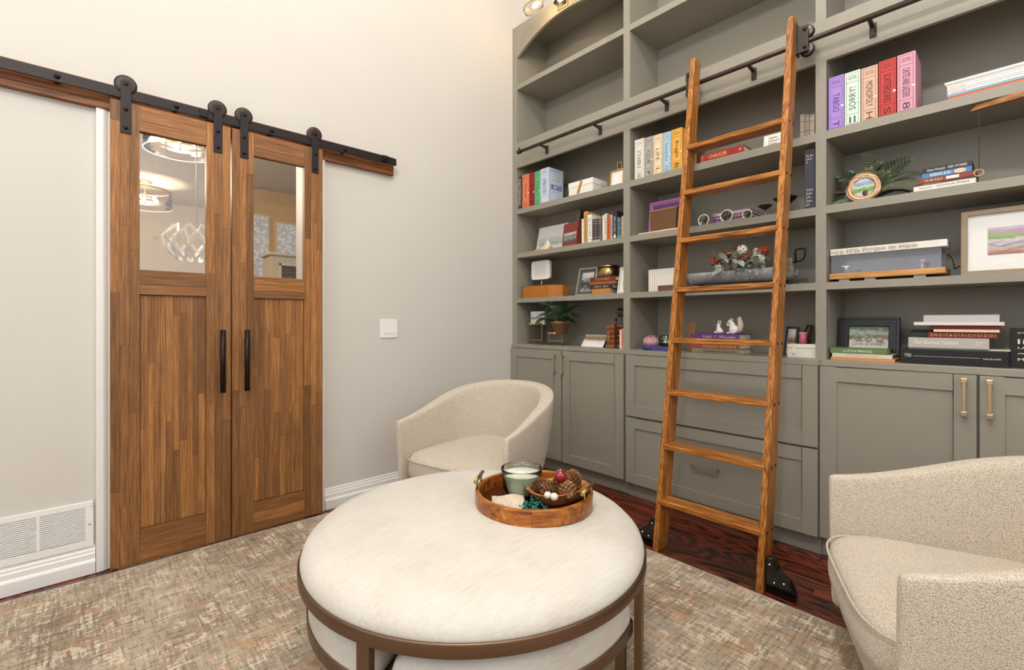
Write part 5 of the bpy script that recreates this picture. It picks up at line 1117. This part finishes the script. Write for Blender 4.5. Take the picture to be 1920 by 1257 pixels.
for (ua, va), (ub_, vb) in (((893, 908), (927, 883)), ((1098, 938), (1111, 899))):
    A = Mi.inverted() @ on(ua, va, z=TZ - .004 + (H + .030) * K_); B = Mi.inverted() @ on(ub_, vb, z=TZ - .004 + (H + .030) * K_)
    cm_ = (A + B) / 2; d_ = (B - A).normalized(); k_ = (RR - .005) / math.hypot(cm_.x, cm_.y); cm_ = Vector((cm_.x * k_, cm_.y * k_, cm_.z)); tn = Vector((-cm_.y, cm_.x, 0)).normalized()
    hd = part('handle', MB().tube([cm_ - tn * .062, cm_ + tn * .062], .0068, 14), metal((176, 146, 96), .35), TR)
    for q_ in (-.036, .036):
        e_ = cm_ + tn * q_; part('post', MB().tube([(e_.x, e_.y, H - .006), (e_.x, e_.y, H + .029)], .0038, 10), metal((176, 146, 96), .35), hd)
FL = TZ - .004 + .0122 * K_
def at_tray(u, v, z=FL): return on(u, v, z=z)
# candle
p = at_tray(978, 931); CN = thing('candle', 'white two wick candle in a ribbed smoky green glass', 'candle', (p.x, p.y, FL)); CN.scale = (1.10, 1.10, 1.06)
cr = .066; ch = .098
gp = [(0, .001), (.040, .001), (.050, .006), (.056, .022)]
for k in range(5): z = .026 + k*.010; gp += [(.058 + k*.0009, z), (.0605 + k*.0009, z + .005)]
gp += [(.066, .080), (.067, .094), (.0665, ch), (.0645, ch), (.0640, .080), (.058, .03), (.046, .006), (0, .005)]
part('glass', MB().lathe(gp, (0, 0, 0), 48), glassy('smoky_green_candle_glass', (.84, .88, .82), .03, base=.08), CN)
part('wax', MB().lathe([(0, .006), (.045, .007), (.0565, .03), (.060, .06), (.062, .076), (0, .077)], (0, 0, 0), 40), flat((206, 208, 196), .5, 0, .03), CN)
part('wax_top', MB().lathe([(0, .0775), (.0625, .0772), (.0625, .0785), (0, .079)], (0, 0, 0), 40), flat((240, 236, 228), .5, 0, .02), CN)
for s in (-1, 1): part('wick', MB().tube([(s*.02*RT.x, s*.02*RT.y, .079), (s*.02*RT.x, s*.02*RT.y, .093)], .0012, 6), flat((220, 212, 200), .8), CN)
# dough bowl
p = at_tray(1045, 943); BW = thing('dough_bowl', 'carved oval wooden bowl heaped with pine cones', 'bowl', (p.x + .006, p.y + .000, FL), math.radians(-47.35 + 36)); BW.scale = (1.16, 1.235, 1.235)
def ov(a, b, z, n=40, e=2.6): return [(sup(a, b, e, 2*PI*k/n)[0], sup(a, b, e, 2*PI*k/n)[1], z) for k in range(n)]
BWD = wood('carved_light_bowl_wood', (128, 76, 34), (170, 112, 60), (202, 148, 92), 'x', .5, 7, 60, True, .05, 'Object')
part('bowl', MB().loft([ov(.045, .03, .0005), ov(.075, .050, .018), ov(.098, .066, .044), ov(.100, .068, .046), ov(.092, .060, .046), ov(.068, .044, .020), ov(.03, .02, .012)]), BWD, BW)
def cone_mesh():
    mb = MB(); n = 84
    mb.sphere((0, 0, .0), .021, 12, 8, (1, 1, 1.3))
    for k in range(n):
        f = (k + .5) / n; z = -.030 + .060 * f; r = .0275 * math.sin(PI * (.12 + .80 * f)) ** .7; a = k * 2.39996
        d = Vector((math.cos(a), math.sin(a), .35 + .5 * f)).normalized(); s = Vector((-math.sin(a), math.cos(a), 0)); b = Vector((math.cos(a), math.sin(a), 0)) * (r * .6) + Vector((0, 0, z)); e = Vector((math.cos(a), math.sin(a), 0)) * (r * 1.05) + Vector((0, 0, z + .006)); wv = .0058; u_ = Vector((0, 0, .0022))
        mb.add([b - s*wv*.5, b + s*wv*.5, e + s*wv, e - s*wv, e + d*.004 + u_, b + Vector((0, 0, .004))], [(0, 1, 2, 3), (3, 2, 4), (0, 3, 4, 5), (2, 1, 5, 4)])
    me = mb.mesh('scales')
    m, nt, bs = nodes('brown_pine_cone_scale'); tc = N(nt, 'ShaderNodeTexCoord'); sp_ = N(nt, 'ShaderNodeVectorMath', operation='LENGTH'); L(nt, tc.outputs['Object'], sp_.inputs[0])
    n_ = noise(nt, tc.outputs['Object'], 160, 2); v = mth(nt, 'ADD', mth(nt, 'MULTIPLY', sp_.outputs['Value'], 28), mth(nt, 'MULTIPLY', n_, .35))
    L(nt, ramp(nt, v, [(.55, (40, 22, 12)), (.85, (96, 58, 30)), (1.0, (170, 122, 78))]).outputs[0], bs.inputs['Base Color']); bs.inputs['Roughness'].default_value = .55
    me.materials.append(m); return me
CM = cone_mesh()
for lab, u, v, z, s, rot in (('pine cone hanging over the bowl edge by the candle', 1014, 913, .060, 1.0, (1.2, .3, .4)), ('large pale pine cone on top of the bowl', 1051, 910, .072, 1.2, (.5, .2, 1)), ('pine cone at the back of the bowl by the tray handle', 1076, 901, .066, 1.05, (.2, .5, 2)), ('dark glossy pine cone at the front right of the bowl', 1065, 922, .060, 1.1, (1.0, -.5, 3)), ('pine cone in the middle of the bowl behind the pearls', 1033, 918, .058, 1.0, (1.4, .2, 4))):
    z *= K_; s *= K_; p = on(u, v, z=FL + z); o = thing('pine_cone', lab, 'pine cone', (p.x, p.y, FL + z), 0, 'pine cones in the wooden bowl'); o.rotation_euler = rot; o.scale = (s, s, s)
    place(CM, 'scales', None, o, (0, 0, 0)); part('stem', MB().tube([(0, 0, -.034), (0, 0, -.026)], .003, 6), flat((70, 44, 26), .8), o)
def ball(name, label, u, v, z, r, mat, cap):
    z *= K_; r *= K_; p = on(u, v, z=FL + z); o = thing(name, label, 'ornament', (p.x, p.y, FL + z)); part('ball', MB().sphere((0, 0, 0), r, 24, 16), mat, o)
    part('cap', MB().lathe([(0, r*1.06), (r*.2, r*1.05), (r*.22, r*.95)], (0, 0, 0), 12), cap, o)
ball('red_bauble', 'shiny dark red ball on top of the pine cones', 1051, 893, .112, .0225, flat((130, 10, 22), .12, 0, .05, 30, 0, .6, .6), BRASS)
PEARL = flat((226, 218, 208), .22, 0, .03, 30, 0, .5)
ball('pearl_bauble', 'pearl white bead on the candle side of the bowl front', 1027, 929, .066, .0125, PEARL, BRASS)
ball('pearl_bauble', 'pearl white bead on the right at the bowl front', 1039, 932, .066, .0135, PEARL, BRASS)
# stone coaster and green moss strand
p = at_tray(953, 941, FL + .02); CO = thing('coaster', 'pale speckled stone coaster tilted on the tray', 'coaster', (p.x, p.y, FL + .001), math.radians(-47.35 + 8))
cm, nt, bs = nodes('speckled_pink_stone'); n_ = noise(nt, coords(nt), 180, 3, .7); L(nt, ramp(nt, n_, [(.3, (150, 120, 100)), (.5, (206, 188, 170)), (.7, (222, 208, 192))]).outputs[0], bs.inputs['Base Color']); bs.inputs['Roughness'].default_value = .7
g = []
nx = 12
mb = MB(); vs = []
for i in range(nx + 1):
    for j in range(nx + 1):
        x, y = -.055 + .11*i/nx, -.045 + .09*j/nx; vs.append((x, y, .016 + .010 * (j/nx) + .004 * math.sin(i*.5 + j*.3)))
nv = len(vs); vs2 = [(x, y, max(.0, z - .006)) for x, y, z in vs]; W1 = nx + 1
fs = [(i*W1+j, (i+1)*W1+j, (i+1)*W1+j+1, i*W1+j+1) for i in range(nx) for j in range(nx)]
fs += [tuple(reversed([q + nv for q in f])) for f in fs]
bd = [(i, i+1) for i in range(nx)] + [(nx*W1+i+1, nx*W1+i) for i in range(nx)] + [((i+1)*W1, i*W1) for i in range(nx)] + [(i*W1+nx, (i+1)*W1+nx) for i in range(nx)]
fs += [(b_, a_, a_ + nv, b_ + nv) for a_, b_ in bd]
mb.add(vs + vs2, fs, True); part('slab', mb, cm, CO)
part('pad', MB().box(-.05, .05, -.02, .04, 0, .013), cm, CO, .003)
p = at_tray(1001, 950, FL + .014); GM = thing('bead_garland', 'heap of dark green bead garland at the front of the tray', 'garland', (p.x, p.y, FL))
GREEN = flat((18, 92, 76), .3, 0, .3, 60, 0, .6); q = random.Random(2)
bm_ = MB().sphere((0, 0, 0), 1, 8, 6, (1, 1, .7)).mesh('bead'); bm_.materials.append(GREEN)
for k in range(95):
    a_, d_ = q.uniform(0, 2*PI), math.sqrt(q.random()); x_, y_ = d_*.048*math.cos(a_), d_*.028*math.sin(a_); X_ = x_*RT.x + y_*FW.x; Y_ = x_*RT.y + y_*FW.y
    place(bm_, 'bead', None, GM, (X_, Y_, .006 + (1 - d_) * .042 * q.random() + .006), (q.uniform(.004, .0065),) * 3, (q.uniform(0, 3), q.uniform(0, 3), 0))
part('string', MB().tube([((k - 5)*.009*RT.x, (k - 5)*.009*RT.y, .006 + .002*math.sin(k*2)) for k in range(11)], .0012, 5), GREEN, GM)
# ================================================================== picture lights over the bookcase
def bulb_glow(): return glow('warm_bulb_glow', (1.0, .72, .40), 14.0)
WARM = bulb_glow()
LGT = thing('picture_light', 'brass picture light with clear glass shades over the left arch', 'lamp', (XB, 2.30, 3.47))
part('back_plate', MB().box(-.012, -.0005, -.05, .05, -.03, .055), BRASS, LGT, .002)
part('arm', MB().tube([(-.01, 0, .02), (-.07, 0, .022), (-.13, 0, .02)], .006, 10), BRASS, LGT)
part('bar', MB().tube([(-.13, -.16, .02), (-.13, .12, .02)], .010, 12), BRASS, LGT)
for y0, y1 in ((.10, .255),):
    part('glass_shade', MB().lathe([(.020, y0), (.040, y0 + .012), (.043, y0 + .04), (.043, y1 - .02), (.036, y1 - .004), (.0, y1)], (-.13, 0, .012), 28, 'y'), glassy('clear_amber_shade', (1, .93, .80), .02, base=.08), LGT)
    part('bulb', MB().sphere((-.13, y0 + .055, .012), .018, 14, 10, (1, 1.9, 1)), WARM, LGT)
part('glass_shade', MB().lathe([(.024, .02), (.030, .0), (.046, -.08), (.044, -.08), (.028, .0)], (-.09, -.05, .03), 28), glassy('clear_amber_shade', (1, .93, .80)), LGT)
part('bulb', MB().sphere((-.09, -.05, -.02), .018, 14, 10, (1, 1, 1.5)), WARM, LGT)
point_light('picture_light_lamp', (XB - .13, 2.30, 3.44), 3.0, (1.0, .68, .36), .04)
# ================================================================== entry hall behind the glass doors
FY0 = YW + .12
struct('floor_hall', MB().box(-2.6, 4.6, FY0, 8.0, -.06, -.003), MAHOG)
struct('ceiling_hall', MB().box(-2.6, 4.6, FY0, 8.0, 2.64, 2.70), flat((206, 198, 186), .8))
TANW = flat((198, 164, 116), .6, 0, .08, 6, .05)
struct('wall_hall_back', MB().box(-2.6, 1.32, 7.4, 7.5, 0, 2.64), flat((200, 190, 174), .7))
struct('wall_hall_entry', MB().box(1.32, 4.6, 5.9, 6.0, 0, 2.64).box(1.32, 1.42, 6.0, 7.5, 0, 2.64), TANW)
struct('wall_hall_left', MB().box(-2.7, -2.6, FY0, 8.0, 0, 2.64), flat((200, 190, 174), .7))
struct('wall_hall_right', MB().box(4.6, 4.7, FY0, 8.0, 0, 2.64), flat((200, 190, 174), .7))
struct('trim_hall', MB().box(1.3, 4.6, 5.86, 5.9, 2.26, 2.36).box(-2.6, 1.32, 7.36, 7.4, 1.55, 1.62).box(-2.6, 1.32, 7.37, 7.4, 1.40, 1.44), flat((206, 178, 138), .5), None, .006)
def texglass():
    m, nt, b = nodes('hammered_sidelight_glass'); w_ = coords(nt, kind='Object'); v = N(nt, 'ShaderNodeTexVoronoi'); v.inputs['Scale'].default_value = 26; L(nt, w_, v.inputs['Vector'])
    L(nt, ramp(nt, v.outputs['Distance'], [(.1, (236, 240, 246)), (.35, (190, 186, 176)), (.7, (150, 138, 116))]).outputs[0], b.inputs['Base Color']); b.inputs['Roughness'].default_value = .1
    b.inputs['Emission Color'].default_value = (.80, .88, 1, 1); b.inputs['Emission Strength'].default_value = .18; bump(nt, b, v.outputs['Distance'], .6, .01); return m  # glow in the glass stands in for daylight behind it
TG_ = texglass()
def hallrect(u0, u1, v0, v1, y): a, b = on(u0, v0, y=y), on(u1, v1, y=y); return a.x, b.x, b.z, a.z
ED = thing('entry_door', 'tan entry door with hammered glass panels in the hall', 'door', (2.1, 5.9, 0))
x0, x1, z0, z1 = hallrect(474, 503, 403, 700, 5.85); x2, x3, z2, z3 = hallrect(519, 600, 419, 700, 5.85)
part('slab', MB().box(x0 - 2.1 - .10, x3 - 2.1 + .12, -.045, 0, 0, z1 + .16), flat((206, 170, 120), .5, 0, .1, 5, .05), ED)
part('sidelight_frame', MB().box(x0 - 2.1 - .02, x1 - 2.1 + .02, -.058, -.045, .3, z1 + .02).box(x2 - 2.1 - .03, x3 - 2.1 + .03, -.058, -.045, .3, z3 + .03), flat((214, 190, 150), .5), ED, .003)
part('glass_panel', MB().box(x0 - 2.1, x1 - 2.1, -.066, -.058, .4, z1), TG_, ED)
part('glass_panel', MB().box(x2 - 2.1, x3 - 2.1, -.066, -.058, .4, z3), TG_, ED)
x0, x1, z0, z1 = hallrect(508, 590, 473, 600, 5.3)
HC = thing('hall_cabinet', 'white hall cabinet with dark leaded glass', 'cabinet', ((x0 + x1)/2, 5.3, 0)); hw = (x1 - x0)/2
part('body', MB().box(-hw, hw, 0, .3, 0, z1 - .03), flat((206, 196, 176), .5), HC, .004)
part('cornice', MB().box(-hw - .03, hw + .03, -.03, .3, z1 - .03, z1), flat((214, 206, 188), .5), HC, .006)
part('glass_panel', MB().box(-hw + .10, hw - .06, -.006, 0, .6, z1 - .13), scene_mat('dark_leaded_glass', [(.25, (40, 34, 26)), (.45, (110, 84, 46)), (.55, (50, 44, 36)), (.7, (170, 160, 140)), (.8, (60, 50, 38))], 40, 2.4, rough=.15), HC)
part('door_frame', MB().box(-hw + .08, -hw + .10, -.012, 0, .58, z1 - .11).box(hw - .06, hw - .04, -.012, 0, .58, z1 - .11).box(-hw + .08, hw - .04, -.012, 0, z1 - .13, z1 - .11), flat((220, 212, 196), .5), HC)
GLS = glassy('lamp_drum_glass', (1, .97, .92), .02, base=.07); BULB = glow('hall_bulb_glow', (1.0, .80, .52), 40.0)
def drum(label, u, v, zb, r, pw):
    c = on(u, v, z=zb); Dm = thing('drum_lamp', label, 'lamp', (c.x, c.y, 2.64), 0, 'hall drum lamps'); b0 = zb - 2.64
    part('canopy', MB().lathe([(0, 0), (.065, 0), (.065, -.022), (.02, -.03), (0, -.03)], (0, 0, 0), 28), BRASS, Dm)
    part('rod', MB().tube([(0, 0, -.03), (0, 0, b0 + .05)], .006, 8), BRASS, Dm)
    part('glass_drum', MB().lathe([(r, b0), (r, b0 + .17), (r - .003, b0 + .17), (r - .003, b0), (r, b0)], (0, 0, 0), 48), GLS, Dm)
    part('top_ring', MB().lathe([(r - .006, b0 + .165), (r + .004, b0 + .165), (r + .004, b0 + .185), (r - .006, b0 + .185), (r - .006, b0 + .165)], (0, 0, 0), 48), BRASS, Dm)
    part('bottom_ring', MB().tube([(r*math.cos(2*PI*k/48), r*math.sin(2*PI*k/48), b0) for k in range(49)], .003, 6, False), flat((240, 226, 200), .3), Dm)
    for k in range(5):
        a = 2*PI*k/5 + .4; part('arm', MB().tube([(0, 0, b0 + .10), (.09*math.cos(a), .09*math.sin(a), b0 + .09)], .004, 6), BRASS, Dm)
        part('bulb', MB().sphere((.11*math.cos(a), .11*math.sin(a), b0 + .085), .019, 12, 8, (1, 1, 1)), BULB, Dm)
    point_light('hall_lamp_light', (c.x, c.y, zb + .06), pw, (1.0, .80, .56), .08)
drum('nearer glass drum lamp seen high in the left door pane', 338, 286, 2.36, .215, 14)
drum('farther glass drum lamp seen at the left edge of the door pane', 272, 388, 2.36, .235, 14)
# folded lattice pendant
c = on(362, 455, y=3.7); PT = thing('lattice_pendant', 'white folded lattice pendant hanging in the hall', 'lamp', (c.x, c.y, c.z)); WH = flat((244, 241, 234), .5)
part('cord', MB().tube([(.02, 0, .12), (.02, 0, 2.64 - c.z)], .004, 6), flat((190, 180, 160), .5), PT)
def ringpt(k, n, r, z): a = 2*PI*k/n; return (r*math.cos(a), r*math.sin(a), z)
n = 10; lv = [(.11, .105), (.165, .035), (.15, -.045), (.09, -.122)]
for li in range(3):
    for k in range(n):
        o0 = (k + .5*(li % 2)); 
        for s in (-.5, .5):
            part('lattice_strut', MB().bar(ringpt(o0, n, *lv[li]), ringpt(o0 + s, n, *lv[li + 1]), .016, .005, (math.cos(2*PI*k/n), math.sin(2*PI*k/n), .2)), WH, PT)
point_light('hall_fill_lamp', (0.2, 4.1, 2.2), 36, (1.0, .86, .66), .15)
